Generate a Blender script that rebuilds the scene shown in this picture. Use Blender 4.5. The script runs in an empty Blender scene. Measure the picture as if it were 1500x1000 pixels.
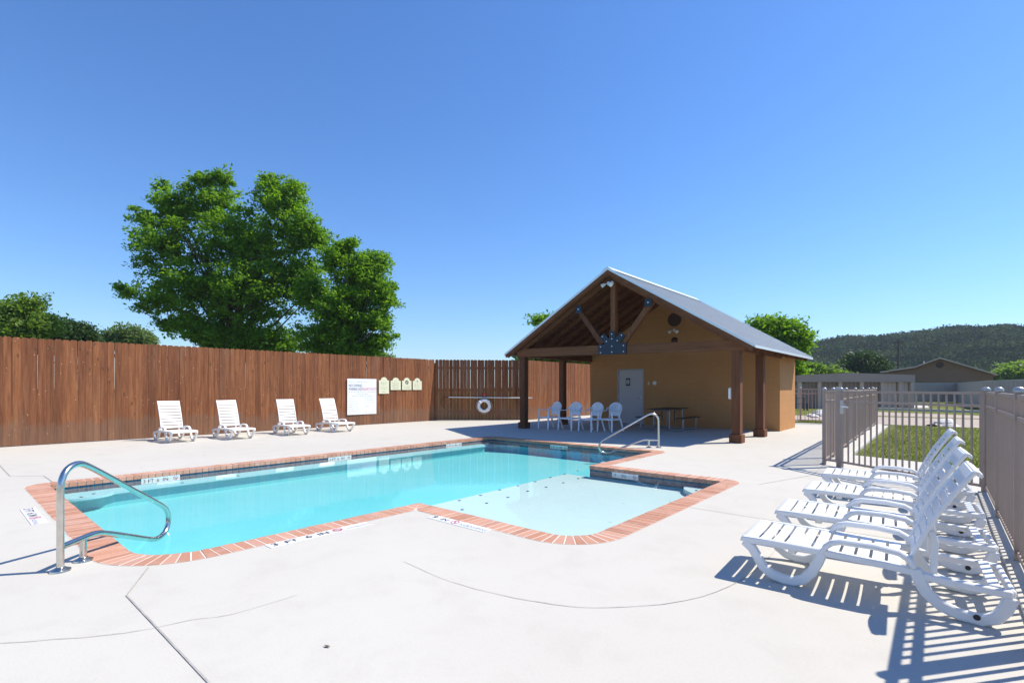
import bpy, bmesh, math, random
import numpy as np
from mathutils import Vector, Matrix
from mathutils.geometry import tessellate_polygon
random.seed(7); rng = np.random.default_rng(7)
SC = bpy.context.scene; COL = SC.collection
R = math.radians; PI = math.pi

# ---------------------------------------------------------------- camera, sky, sun, exposure
YAW = math.atan(635/735); SY, CY = math.sin(YAW), math.cos(YAW)
CAMH = 1.3
cd = bpy.data.cameras.new('camera'); cam = bpy.data.objects.new('camera', cd); COL.objects.link(cam)
cam.location = (0, 0, CAMH); cam.rotation_euler = (R(90), 0, YAW)
cd.sensor_width = 36; cd.sensor_fit = 'HORIZONTAL'; cd.lens = 735/1500*36; cd.shift_y = 68/1500
cd.clip_start = 0.05; cd.clip_end = 6000
SC.camera = cam
SUN = Vector((.49, .64, 1.0)).normalized()
wd = bpy.data.worlds.new('World'); SC.world = wd; wd.use_nodes = True
nt = wd.node_tree; bg = nt.nodes['Background']
sk = nt.nodes.new('ShaderNodeTexSky'); sk.sky_type = 'NISHITA'; sk.sun_disc = False
sk.sun_elevation = math.asin(SUN.z); sk.sun_rotation = math.atan2(SUN.x, SUN.y)
sk.air_density = 1.2; sk.dust_density = 0.25; sk.ozone_density = 4.0; sk.altitude = 300
hs = nt.nodes.new('ShaderNodeHueSaturation'); hs.inputs['Saturation'].default_value = 1.12; nt.links.new(sk.outputs[0], hs.inputs['Color']); tn = nt.nodes.new('ShaderNodeMix'); tn.data_type = 'RGBA'; tn.blend_type = 'MULTIPLY'; tn.inputs[0].default_value = 1; tn.inputs[7].default_value = (.76, .955, 1.22, 1); nt.links.new(hs.outputs[0], tn.inputs[6]); nt.links.new(tn.outputs[2], bg.inputs[0]); bg.inputs[1].default_value = 0.115
sl = bpy.data.lights.new('sun', 'SUN'); sl.energy = 4.9; sl.angle = R(0.53); sl.color = (1, .93, .80)
so = bpy.data.objects.new('sun', sl); COL.objects.link(so); so.rotation_euler = SUN.to_track_quat('Z', 'Y').to_euler()
so.location = (20, 25, 40)
SC.view_settings.view_transform = 'Standard'; SC.view_settings.look = 'None'
SC.view_settings.gamma = 1; SC.view_settings.use_curve_mapping = False; SC.view_settings.exposure = 0.44
SC.render.engine = 'CYCLES'
SC.cycles.max_bounces = 8; SC.cycles.transparent_max_bounces = 16

# ---------------------------------------------------------------- helpers
def tag(o, label=None, cat=None, group=None, kind=None):
    if label: o['label'] = label
    if cat: o['category'] = cat
    if group: o['group'] = group
    if kind: o['kind'] = kind
    return o
def thing(name, label, cat, loc=(0, 0, 0), rz=0, group=None):
    o = bpy.data.objects.new(name, None); COL.objects.link(o); o.location = loc; o.rotation_euler = (0, 0, rz)
    o.empty_display_size = .1
    return tag(o, label, cat, group)
class MB:
    def __init__(s): s.v = []; s.f = []
    def add(s, vs, fs):
        n = len(s.v); s.v += [tuple(v) for v in vs]; s.f += [tuple(i+n for i in f) for f in fs]; return s
    def box(s, c, d, rot=None):
        c = Vector(c); hx, hy, hz = d[0]/2, d[1]/2, d[2]/2
        P = [Vector((x, y, z)) for z in (-hz, hz) for y in (-hy, hy) for x in (-hx, hx)]
        if rot is not None: P = [rot @ p for p in P]
        return s.add([p+c for p in P], [(0,2,3,1),(4,5,7,6),(0,1,5,4),(2,6,7,3),(0,4,6,2),(1,3,7,5)])
    def b2(s, a, b):   # box from corner to corner
        return s.box([(a[i]+b[i])/2 for i in range(3)], [abs(b[i]-a[i]) for i in range(3)])
    def beam(s, p, q, w, h, up=(0, 0, 1)):   # box between two points
        p, q = Vector(p), Vector(q); d = q-p; L = d.length; x = d.normalized(); y = Vector(up).cross(x)
        if y.length < 1e-4: y = Vector((0, 1, 0)).cross(x)
        y.normalize(); z = x.cross(y)
        return s.box((p+q)/2, (L, w, h), Matrix((x, y, z)).transposed())
    def tube(s, pts, r, n=10, cap=True):
        pts = [Vector(p) for p in pts]; rs = r if isinstance(r, (list, tuple)) else [r]*len(pts)
        vs = []; fs = []; prev = None
        for i, p in enumerate(pts):
            t = (pts[min(i+1, len(pts)-1)]-pts[max(i-1, 0)]).normalized()
            if prev is None:
                a = Vector((0, 0, 1)) if abs(t.z) < .9 else Vector((1, 0, 0)); u = t.cross(a).normalized()
            else: u = (prev - t*prev.dot(t)).normalized()
            prev = u; w = t.cross(u)
            for k in range(n):
                a = 2*PI*k/n; vs.append(p+(u*math.cos(a)+w*math.sin(a))*rs[i])
        for i in range(len(pts)-1):
            for k in range(n):
                a = i*n+k; b = i*n+(k+1) % n; fs.append((a, b, b+n, a+n))
        if cap: fs.append(tuple(range(n-1, -1, -1))); m = (len(pts)-1)*n; fs.append(tuple(m+k for k in range(n)))
        return s.add(vs, fs)
    def lathe(s, prof, c=(0, 0, 0), n=20, axis='z'):
        vs = []; fs = []
        for (r, z) in prof:
            for k in range(n):
                a = 2*PI*k/n; x, y = r*math.cos(a), r*math.sin(a)
                p = (x, y, z) if axis == 'z' else ((x, z, y) if axis == 'y' else (z, x, y))
                vs.append((p[0]+c[0], p[1]+c[1], p[2]+c[2]))
        for i in range(len(prof)-1):
            for k in range(n):
                a = i*n+k; b = i*n+(k+1) % n; fs.append((a, b, b+n, a+n))
        if prof[0][0] > 1e-5: fs.append(tuple(range(n-1, -1, -1)))
        if prof[-1][0] > 1e-5: fs.append(tuple((len(prof)-1)*n+k for k in range(n)))
        return s.add(vs, fs)
    def prism(s, poly, f0, f1):   # poly 2D, f0/f1 map a 2D point to 3D at both ends
        n = len(poly); tr = tessellate_polygon([[Vector((p[0], p[1], 0)) for p in poly]])
        vs = [f0(p) for p in poly]+[f1(p) for p in poly]
        fs = [tuple(t) for t in tr]+[tuple(i+n for i in reversed(t)) for t in tr]
        fs += [(i, i+n, (i+1) % n+n, (i+1) % n) for i in range(n)]
        return s.add(vs, fs)
    def strap(s, pts, th, ya, yb):   # flat bar following an xz polyline
        P = [Vector((p[0], p[1])) for p in pts]; vs = []; fs = []; n = len(P)
        for i, p in enumerate(P):
            t = (P[min(i+1, n-1)]-P[max(i-1, 0)]).normalized(); nn = Vector((-t.y, t.x))*th/2
            a, b = p+nn, p-nn
            vs += [(a.x, ya, a.y), (a.x, yb, a.y), (b.x, yb, b.y), (b.x, ya, b.y)]
        for i in range(n-1):
            k = i*4
            for j in range(4): fs.append((k+j, k+(j+1) % 4, k+4+(j+1) % 4, k+4+j))
        fs += [(3, 2, 1, 0), (n*4-4, n*4-3, n*4-2, n*4-1)]
        return s.add(vs, fs)
    def mesh(s, name, mat, bevel=0, smooth=None, seg=1, off=(0, 0, 0)):
        me = bpy.data.meshes.new(name)
        vs = [(v[0]-off[0], v[1]-off[1], v[2]-off[2]) for v in s.v]
        me.from_pydata(vs, [], s.f)
        bm = bmesh.new(); bm.from_mesh(me); bmesh.ops.recalc_face_normals(bm, faces=bm.faces)
        if bevel: bmesh.ops.bevel(bm, geom=[e for e in bm.edges if len(e.link_faces) == 2 and e.calc_face_angle(0) > R(30)], offset=bevel, segments=seg, affect='EDGES', clamp_overlap=True)
        bm.to_mesh(me); bm.free()
        if smooth: 
            me.polygons.foreach_set('use_smooth', [True]*len(me.polygons)); me.set_sharp_from_angle(angle=R(smooth))
        me.materials.append(mat); return me
    def build(s, name, mat, parent=None, bevel=0, smooth=None, seg=1, off=(0, 0, 0), loc=(0, 0, 0), rz=0):
        return link(name, s.mesh(name, mat, bevel, smooth, seg, off), parent, loc, rz)
def link(name, me, parent=None, loc=(0, 0, 0), rz=0):
    o = bpy.data.objects.new(name, me); COL.objects.link(o); o.location = loc; o.rotation_euler = (0, 0, rz)
    if parent: o.parent = parent
    return o
def copy_tree(o, parent=None):
    c = o.copy(); COL.objects.link(c); c.parent = parent
    for ch in list(o.children): copy_tree(ch, c)
    return c
def seen(px, Z, z=0):   # a place at image column px (of 1500) and distance Z ahead
    X = (px-750)*Z/735; return Vector((X*CY-Z*SY, X*SY+Z*CY, z))
def ht(py, Z): return CAMH+(568-py)*Z/735

# ---------------------------------------------------------------- materials
class NT:
    def __init__(s, name):
        s.m = bpy.data.materials.new(name); s.m.use_nodes = True; s.t = s.m.node_tree; s.p = s.t.nodes['Principled BSDF']; s.out = s.t.nodes['Material Output']
    def n(s, typ, **kw):
        x = s.t.nodes.new(typ)
        for k, v in kw.items():
            if k.startswith('i_'): x.inputs[k[2:].replace('_', ' ')].default_value = v
            else: setattr(x, k, v)
        return x
    def l(s, a, b): s.t.links.new(a, b)
    def coord(s, scale=(1, 1, 1), kind='Object', rnd=0):
        tc = s.n('ShaderNodeTexCoord'); mp = s.n('ShaderNodeMapping'); mp.inputs['Scale'].default_value = scale
        s.l(tc.outputs[kind], mp.inputs[0])
        if rnd:
            oi = s.n('ShaderNodeObjectInfo'); mu = s.n('ShaderNodeMath', operation='MULTIPLY'); mu.inputs[1].default_value = rnd
            s.l(oi.outputs['Random'], mu.inputs[0]); s.l(mu.outputs[0], mp.inputs['Location'])
        return mp.outputs[0]
    def world(s, scale=(1, 1, 1)):
        g = s.n('ShaderNodeNewGeometry'); mp = s.n('ShaderNodeMapping'); mp.inputs['Scale'].default_value = scale; s.l(g.outputs['Position'], mp.inputs[0]); return mp.outputs[0]
    def noise(s, co, sc, det=4, rough=.5, dist=0):
        x = s.n('ShaderNodeTexNoise'); x.inputs['Scale'].default_value = sc; x.inputs['Detail'].default_value = det; x.inputs['Roughness'].default_value = rough; x.inputs['Distortion'].default_value = dist
        s.l(co, x.inputs['Vector']); return x.outputs['Fac']
    def ramp(s, fac, stops):
        x = s.n('ShaderNodeValToRGB'); e = x.color_ramp.elements
        while len(e) < len(stops): e.new(.5)
        for el, (p, c) in zip(e, stops): el.position = p; el.color = (*c, 1) if len(c) == 3 else c
        s.l(fac, x.inputs[0]); return x.outputs[0]
    def mix(s, fac, a, b, mode='MIX'):
        x = s.n('ShaderNodeMix', data_type='RGBA', blend_type=mode)
        for v, i in ((fac, 0), (a, 6), (b, 7)):
            if hasattr(v, 'is_linked') or isinstance(v, bpy.types.NodeSocket): s.l(v, x.inputs[i])
            else: x.inputs[i].default_value = v if i == 0 else (*v, 1)
        return x.outputs[2]
    def bump(s, h, strength=.3, dist=.01):
        b = s.n('ShaderNodeBump'); b.inputs['Strength'].default_value = strength; b.inputs['Distance'].default_value = dist
        s.l(h, b.inputs['Height']); s.l(b.outputs[0], s.p.inputs['Normal']); return b
    def set(s, color=None, rough=None, metal=None, spec=None):
        if color is not None:
            if isinstance(color, tuple): s.p.inputs['Base Color'].default_value = (*color, 1)
            else: s.l(color, s.p.inputs['Base Color'])
        if rough is not None: s.p.inputs['Roughness'].default_value = rough
        if metal is not None: s.p.inputs['Metallic'].default_value = metal
        if spec is not None: s.p.inputs['Specular IOR Level'].default_value = spec
        return s.m
def simple(name, c, rough=.6, metal=0, var=.12, sc=6, spec=.5, bmp=0):
    t = NT(name); co = t.world(); f = t.noise(co, sc, 5, .6)
    a = tuple(x*(1-var) for x in c); b = tuple(min(1, x*(1+var)) for x in c)
    if bmp: t.bump(t.noise(co, sc*12, 4), bmp, .004)
    return t.set(t.ramp(f, [(.3, a), (.7, b)]), rough, metal, spec)

def mat_concrete():
    t = NT('broomed_concrete'); co = t.world()
    a = t.noise(co, .35, 6, .6); b = t.noise(co, 2.6, 7, .65, .3); c = t.noise(co, 60, 3, .6)
    base = t.ramp(a, [(.3, (.52, .492, .440)), (.62, (.55, .525, .472))])
    base = t.mix(.22, base, t.ramp(b, [(.32, (.74, .72, .69)), (.5, (.97, .97, .97)), (.75, (1, 1, 1))]), 'MULTIPLY')
    base = t.mix(.25, base, t.ramp(c, [(.3, (.84, .83, .82)), (.6, (1, 1, 1))]), 'MULTIPLY')
    st = t.noise(co, .9, 3, .5, 1.2); base = t.mix(t.ramp(st, [(.62, (0, 0, 0)), (.72, (.16, .16, .16))]), base, (.50, .46, .41))
    v = t.n('ShaderNodeTexVoronoi'); v.inputs['Scale'].default_value = 1.3; t.l(co, v.inputs['Vector'])
    base = t.mix(t.ramp(v.outputs['Distance'], [(.008, (.5, .5, .5)), (.013, (0, 0, 0))]), base, (.22, .2, .17))
    sc = t.world((4, 160, 1)); t.bump(t.mix(.5, t.noise(sc, 1, 2), c), .25, .0025)
    return t.set(base, .82, spec=.3)
def mat_wood(name, dark, mid, light, rnd=True, knots=True, axis='z', amt=1.0):
    t = NT(name); s = {'z': (9, 9, .55), 'x': (.55, 9, 9), 'y': (9, .55, 9)}[axis]
    co = t.coord(s, 'Object', 37 if rnd else 0); g = t.noise(co, 2.2, 8, .62, .5)
    c = t.ramp(g, [(.28, dark), (.5, mid), (.72, light)])
    fine = t.noise(t.coord(tuple(x*6 for x in s), 'Object', 11 if rnd else 0), 2, 4, .6)
    c = t.mix(.45*amt, c, t.ramp(fine, [(.35, (.6, .56, .52)), (.6, (1, 1, 1))]), 'MULTIPLY')
    if rnd:
        oi = t.n('ShaderNodeObjectInfo')
        c = t.mix(1.0, c, t.ramp(oi.outputs['Random'], [(0, (.74, .70, .70)), (.2, (.88, .84, .84)), (.5, (1.0, .97, .95)), (.8, (1.14, 1.12, 1.04)), (1, (.90, .88, .86))]), 'MULTIPLY')
    if knots:
        co2 = t.coord((5.2, 5.2, 1.9) if axis == 'z' else (2, 2, 2), 'Object', 53 if rnd else 0)
        v = t.n('ShaderNodeTexVoronoi'); v.inputs['Scale'].default_value = 1.25; t.l(co2, v.inputs['Vector'])
        c = t.mix(t.ramp(v.outputs['Distance'], [(.085, (.9, .9, .9)), (.15, (0, 0, 0))]), c, (.10, .045, .02))
        co3 = t.coord((6, 6, 3.3) if axis == 'z' else (2, 2, 2), 'Object', 91 if rnd else 0)
        v2 = t.n('ShaderNodeTexVoronoi'); v2.inputs['Scale'].default_value = 1.5; t.l(co3, v2.inputs['Vector'])
        c = t.mix(t.ramp(v2.outputs['Distance'], [(.05, (.8, .8, .8)), (.085, (0, 0, 0))]), c, (.55, .38, .2))
    if knots:
        gg = t.n('ShaderNodeSeparateXYZ'); t.l(t.world(), gg.inputs[0]); ns = t.noise(t.world((3, 3, 1.2)), 1.1, 6, .7)
        su = t.n('ShaderNodeMath', operation='MULTIPLY_ADD'); su.inputs[1].default_value = -.9; t.l(ns, su.inputs[0]); t.l(gg.outputs[2], su.inputs[2])
        c = t.mix(t.ramp(su.outputs[0], [(-0.0, (.38, .38, .38)), (.10, (0, 0, 0))]), c, (.17, .12, .085))
        gr = t.noise(t.world((1.2, 1.2, .35)), 1.1, 5, .6); c = t.mix(t.ramp(gr, [(.56, (0, 0, 0)), (.75, (.4, .4, .4))]), c, (.26, .17, .115))
    t.bump(fine, .35, .003)
    return t.set(c, .72, spec=.25)
M = {}
M['concrete'] = mat_concrete()
M['fence_wood'] = mat_wood('stained_cedar', (.142, .052, .023), (.235, .090, .038), (.33, .143, .061))
M['beam_wood'] = mat_wood('stained_timber', (.115, .045, .02), (.17, .07, .032), (.22, .095, .045), rnd=True, knots=False)
M['beam_x'] = mat_wood('stained_timber_level', (.115, .045, .02), (.17, .07, .032), (.22, .095, .045), rnd=True, knots=False, axis='x')
M['beam_y'] = mat_wood('stained_timber_lengthwise', (.115, .045, .02), (.17, .07, .032), (.22, .095, .045), rnd=True, knots=False, axis='y')
M['sheath'] = mat_wood('roof_boards', (.10, .04, .02), (.15, .06, .03), (.19, .08, .04), knots=False, axis='y')
M['white_resin'] = simple('white_resin', (.80, .80, .79), .38, 0, .03, 3)
M['chair_resin'] = simple('chair_resin', (.86, .87, .89), .4, 0, .03, 3)
M['steel'] = simple('stainless_steel', (.62, .60, .56), .22, 1, .08, 30)
M['fence_paint'] = simple('taupe_powder_coat', (.335, .255, .21), .5, 0, .06, 4)
M['cap_paint'] = simple('post_cap_metal', (.45, .43, .42), .35, .4, .05, 4)
M['mortar'] = simple('mortar', (.70, .63, .56), .9, 0, .1, 30)
M['navy'] = simple('navy_painted_steel', (.008, .024, .045), .45, .1, .1, 8)
M['bolt'] = simple('zinc_bolt', (.65, .66, .68), .35, .8, .05, 8)
M['galv'] = simple('galvalume_roof', (.31, .35, .385), .55, .2, .07, 3)
M['galv_trim'] = simple('bright_metal_trim', (.70, .74, .77), .35, .3, .05, 3)
M['door'] = simple('grey_door_paint', (.46, .44, .45), .5, 0, .03, 3)
M['door_frame'] = simple('grey_frame_paint', (.38, .36, .37), .5, 0, .03, 3)
M['vent'] = simple('brown_vent_paint', (.07, .03, .018), .6, 0, .05, 3)
M['white_paint'] = simple('white_gloss_paint', (.82, .82, .80), .35, 0, .03, 5)
M['black'] = simple('black_plastic', (.02, .02, .022), .5, 0, .1, 5)
M['ink'] = simple('dark_ink', (.03, .03, .035), .6, 0, .1, 5)
M['ink_grey'] = simple('grey_ink', (.30, .31, .36), .6, 0, .1, 5)
M['ink_red'] = simple('red_ink', (.62, .12, .16), .6, 0, .1, 5)
M['ink_green'] = simple('green_ink', (.16, .28, .18), .6, 0, .1, 5)
M['cream'] = simple('cream_plaque', (.72, .72, .52), .5, 0, .04, 5)
M['sign_white'] = simple('sign_white', (.80, .83, .88), .4, 0, .02, 5)
M['marker_tile'] = simple('marker_tile', (.78, .79, .80), .3, 0, .03, 20)
M['red'] = simple('red_plastic', (.55, .03, .03), .4, 0, .05, 5)
M['buoy'] = simple('lifebuoy_white', (.78, .80, .82), .5, 0, .05, 8)
M['rope'] = simple('pale_rope', (.5, .42, .36), .9, 0, .1, 40)
M['table_coat'] = simple('brown_expanded_metal', (.06, .045, .035), .6, 0, .1, 12)
M['table_tube'] = simple('galvanised_tube', (.32, .33, .35), .4, .6, .06, 12)
M['joint'] = simple('joint_filler', (.36, .34, .31), .9, 0, .25, 12)
M['crack'] = simple('crack_grime', (.40, .375, .34), .9, 0, .25, 20)
M['dot'] = simple('navy_dot_tile', (.01, .03, .07), .3, 0, .05, 20)
M['tan_wall'] = simple('brown_stucco', (.25, .145, .095), .9, 0, .06, 2)
M['grey_panel'] = simple('grey_sheet_metal', (.42, .335, .29), .6, .0, .05, 1)
M['bay'] = simple('storage_bay_door', (.27, .185, .16), .6, 0, .06, 1)
M['shed_column'] = simple('storage_column', (.56, .42, .355), .6, 0, .05, 1)
M['shed_fascia'] = simple('storage_fascia', (.40, .285, .235), .6, 0, .05, 1)
M['rock'] = simple('pale_limestone', (.62, .58, .54), .9, 0, .2, 4, bmp=.6)
M['gravel'] = simple('beige_gravel', (.40, .325, .265), .95, 0, .22, 3, bmp=.8)
M['pole_wood'] = simple('weathered_pole', (.07, .055, .045), .9, 0, .1, 2)

def mat_brick():
    t = NT('coping_brick'); oi = t.n('ShaderNodeObjectInfo'); co = t.world()
    c = t.ramp(oi.outputs['Random'], [(0, (.42, .205, .135)), (.35, (.48, .245, .165)), (.7, (.55, .295, .205)), (1, (.49, .275, .21))])
    n = t.noise(co, 55, 5, .7); c = t.mix(.5, c, t.ramp(n, [(.3, (.78, .74, .72)), (.62, (1.06, 1.06, 1.06))]), 'MULTIPLY')
    n2 = t.noise(co, 5, 4, .6); c = t.mix(t.ramp(n2, [(.5, (0, 0, 0)), (.8, (.35, .35, .35))]), c, (.66, .5, .42))
    t.bump(n, .5, .002); return t.set(c, .85, spec=.25)
M['brick'] = mat_brick()
def mat_stucco():
    t = NT('tan_painted_block'); co = t.coord((1, 1, 1))
    b = t.n('ShaderNodeTexBrick'); b.offset = .5
    b.inputs['Scale'].default_value = 1; b.inputs['Brick Width'].default_value = .36; b.inputs['Row Height'].default_value = .18; b.inputs['Mortar Size'].default_value = .005
    b.inputs['Color1'].default_value = (1, 1, 1, 1); b.inputs['Color2'].default_value = (.95, .95, .95, 1); b.inputs['Mortar'].default_value = (.72, .72, .72, 1)
    sx = t.n('ShaderNodeSeparateXYZ'); t.l(co, sx.inputs[0]); ad = t.n('ShaderNodeMath', operation='ADD'); t.l(sx.outputs[0], ad.inputs[0]); t.l(sx.outputs[1], ad.inputs[1])
    cb = t.n('ShaderNodeCombineXYZ'); t.l(ad.outputs[0], cb.inputs[0]); t.l(sx.outputs[2], cb.inputs[1]); t.l(cb.outputs[0], b.inputs['Vector'])
    n = t.noise(co, 1.2, 6, .6); n2 = t.noise(co, 90, 3, .6)
    c = t.ramp(n, [(.3, (.45, .222, .088)), (.7, (.51, .262, .108))])
    c = t.mix(.35, c, b.outputs['Color'], 'MULTIPLY')
    h = t.mix(.75, n2, b.outputs['Color']); t.bump(h, .35, .004); return t.set(c, .88, spec=.2)
M['stucco'] = mat_stucco()
def mat_tile():
    t = NT('navy_mosaic_tile'); co = t.coord((1, 1, 1)); sx = t.n('ShaderNodeSeparateXYZ'); t.l(co, sx.inputs[0])
    ad = t.n('ShaderNodeMath', operation='ADD'); t.l(sx.outputs[0], ad.inputs[0]); t.l(sx.outputs[1], ad.inputs[1])
    cb = t.n('ShaderNodeCombineXYZ'); t.l(ad.outputs[0], cb.inputs[0]); t.l(sx.outputs[2], cb.inputs[1])
    b = t.n('ShaderNodeTexBrick'); b.offset = 0; b.inputs['Scale'].default_value = 1
    b.inputs['Brick Width'].default_value = .05; b.inputs['Row Height'].default_value = .05; b.inputs['Mortar Size'].default_value = .0025
    b.inputs['Color1'].default_value = (.012, .05, .10, 1); b.inputs['Color2'].default_value = (.03, .11, .17, 1); b.inputs['Mortar'].default_value = (.07, .15, .2, 1)
    t.l(cb.outputs[0], b.inputs['Vector']); return t.set(b.outputs['Color'], .2)
M['tile'] = mat_tile()
def mat_plaster(name, a, b):
    t = NT(name); co = t.world(); n = t.noise(co, .8, 5, .6); c = t.ramp(n, [(.3, a), (.7, b)])
    n2 = t.noise(co, 7, 5, .7); c = t.mix(.3, c, t.ramp(n2, [(.3, (.88, .93, .94)), (.6, (1, 1, 1))]), 'MULTIPLY'); return t.set(c, .8, spec=.1)
M['plaster_deep'] = mat_plaster('water_tinted_plaster', (.16, .60, .63), (.20, .645, .675))  # light absorbed by the water, by depth, is put into these plaster colours
M['plaster_pale'] = mat_plaster('pale_plaster', (.55, .665, .65), (.60, .71, .695))
M['plaster_bench'] = mat_plaster('bench_plaster', (.36, .68, .71), (.40, .72, .75))
def mat_water():
    t = NT('pool_water'); t.t.nodes.remove(t.p)
    tr = t.n('ShaderNodeBsdfTransparent'); tr.inputs[0].default_value = (.93, .99, .992, 1)
    gl = t.n('ShaderNodeBsdfGlossy'); gl.inputs['Roughness'].default_value = .02
    fr = t.n('ShaderNodeFresnel'); fr.inputs[0].default_value = 1.27
    ge = t.n('ShaderNodeNewGeometry'); iv = t.n('ShaderNodeMath', operation='SUBTRACT'); iv.inputs[0].default_value = 1; t.l(ge.outputs['Backfacing'], iv.inputs[1])
    mu = t.n('ShaderNodeMath', operation='MULTIPLY'); t.l(fr.outputs[0], mu.inputs[0]); t.l(iv.outputs[0], mu.inputs[1])
    mx = t.n('ShaderNodeMixShader'); t.l(mu.outputs[0], mx.inputs[0]); t.l(tr.outputs[0], mx.inputs[1]); t.l(gl.outputs[0], mx.inputs[2])
    co = t.world(); b = t.n('ShaderNodeBump'); b.inputs['Strength'].default_value = .15; b.inputs['Distance'].default_value = .006
    h = t.mix(.5, t.noise(co, 3.0, 3, .5, .4), t.noise(co, 11, 2, .5)); t.l(h, b.inputs['Height']); t.l(b.outputs[0], gl.inputs['Normal'])
    t.l(mx.outputs[0], t.out.inputs[0]); return t.m
M['water'] = mat_water()
def mat_leaf(name, dark, mid, light, tl=.5, spec=.25, ns=1.0):
    t = NT(name); co = t.world()
    a = t.noise(co, .9*ns, 3, .5); b = t.noise(co, 14*ns, 2, .5)
    c = t.ramp(t.mix(.5, a, b), [(.32, dark), (.5, mid), (.68, light)] if ns == 1 else [(.42, dark), (.5, mid), (.58, light)])
    t.set(c, .55 if spec else 1, spec=spec)
    tr = t.n('ShaderNodeBsdfTranslucent'); c2 = t.mix(1.0, c, (1.5, 1.6, .6), 'MULTIPLY'); t.l(c2, tr.inputs[0])
    mx = t.n('ShaderNodeMixShader'); mx.inputs[0].default_value = tl
    t.l(t.p.outputs[0], mx.inputs[1]); t.l(tr.outputs[0], mx.inputs[2]); t.l(mx.outputs[0], t.out.inputs[0]); return t.m
M['leaf_big'] = mat_leaf('fresh_oak_leaf', (.085, .17, .015), (.145, .275, .024), (.23, .38, .04))
M['leaf_dark'] = mat_leaf('dark_evergreen_leaf', (.025, .055, .012), (.04, .085, .018), (.06, .11, .025), .2)
M['leaf_bright'] = mat_leaf('bright_spring_leaf', (.10, .17, .03), (.15, .24, .045), (.21, .3, .06))
M['leaf_pale'] = mat_leaf('pale_grey_green_leaf', (.09, .14, .05), (.13, .19, .07), (.17, .24, .09))
M['leaf_hill'] = mat_leaf('hill_scrub_leaf', (.02, .04, .02), (.04, .07, .028), (.11, .15, .055), .08, 0, .06)
M['bark'] = simple('grey_brown_bark', (.11, .085, .065), .9, 0, .25, 5, bmp=.6)
def mat_grass():
    t = NT('lawn'); co = t.world(); a = t.noise(co, .35, 6, .65); b = t.noise(co, 9, 5, .7)
    c = t.ramp(t.mix(.55, a, b), [(.33, (.075, .085, .02)), (.5, (.13, .155, .03)), (.66, (.20, .19, .06))])
    t.bump(b, .8, .02); return t.set(c, .95, spec=.1)
M['grass'] = mat_grass()
M['blade'] = mat_leaf('grass_blade', (.10, .13, .02), (.15, .19, .03), (.22, .22, .06), .3)
M['hill_soil'] = simple('hill_soil', (.05, .06, .035), .95, 0, .3, .02)

# ---------------------------------------------------------------- pool outline
WCOP = .235
CORN = [(-9.09, 1.02, .03), (-4.50, 1.02, .45), (-4.50, 3.60, 0), (-2.35, 3.60, .34), (-2.35, 7.20, .03), (-4.50, 7.20, 0), (-4.50, 9.68, .10), (-9.09, 9.68, .03)]
def outline(off):
    """CCW path; off>0 grows outward. returns list of points and (for off==0) brick quads"""
    pts = []; n = len(CORN)
    for i in range(n):
        p = Vector(CORN[i][:2]); a = Vector(CORN[i-1][:2]); b = Vector(CORN[(i+1) % n][:2]); r = CORN[i][2]
        d1 = (p-a).normalized(); d2 = (b-p).normalized(); convex = d1.cross(d2) > 0
        n1 = Vector((d1.y, -d1.x)); n2 = Vector((d2.y, -d2.x))
        if convex:
            c = p-(n1+n2)*r; k = 8
            a0 = math.atan2(n1.y, n1.x)
            for j in range(k+1):
                an = a0+PI/2*j/k; pts.append((c.x+math.cos(an)*(r+off), c.y+math.sin(an)*(r+off)))
        else: pts.append((p.x+(n1.x+n2.x)*off, p.y+(n1.y+n2.y)*off))
    return pts
IN = outline(0); OUT = outline(WCOP)
def tess(name, loops, z, mat, **kw):
    vs = [(p[0], p[1], z) for lp in loops for p in lp]
    tr = tessellate_polygon([[Vector((p[0], p[1], 0)) for p in lp] for lp in loops])
    me = bpy.data.meshes.new(name); me.from_pydata(vs, [], [tuple(t) for t in tr]); me.materials.append(mat)
    bm = bmesh.new(); bm.from_mesh(me)
    for f in bm.faces:
        if f.normal.z < 0: f.normal_flip()
    bm.to_mesh(me); bm.free()
    return tag(link(name, me), kind='structure', **kw)
# ground, deck
tess('ground', [[(-900, -900), (900, -900), (900, 900), (-900, 900)], OUT[::-1]], -.05, M['grass'])
DECK = [(-15.9, -7), (3.4, -7), (3.4, 6.2), (.75, 6.2), (.62, 11.05), (-1.38, 11.72), (-1.50, 21.7), (-4.2, 21.2), (-13.0, 21.2), (-13.0, 15.9), (-15.6, 13.2)]
deck = tess('pool_deck', [DECK, OUT[::-1]], 0, M['concrete'])
mb = MB()      # deck edge face
for i in range(len(DECK)):
    a, b = DECK[i], DECK[(i+1) % len(DECK)]; mb.add([(a[0], a[1], -.12), (b[0], b[1], -.12), (b[0], b[1], 0), (a[0], a[1], 0)], [(0, 1, 2, 3)])
mb.build('deck_edge', M['concrete'], deck)
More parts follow.
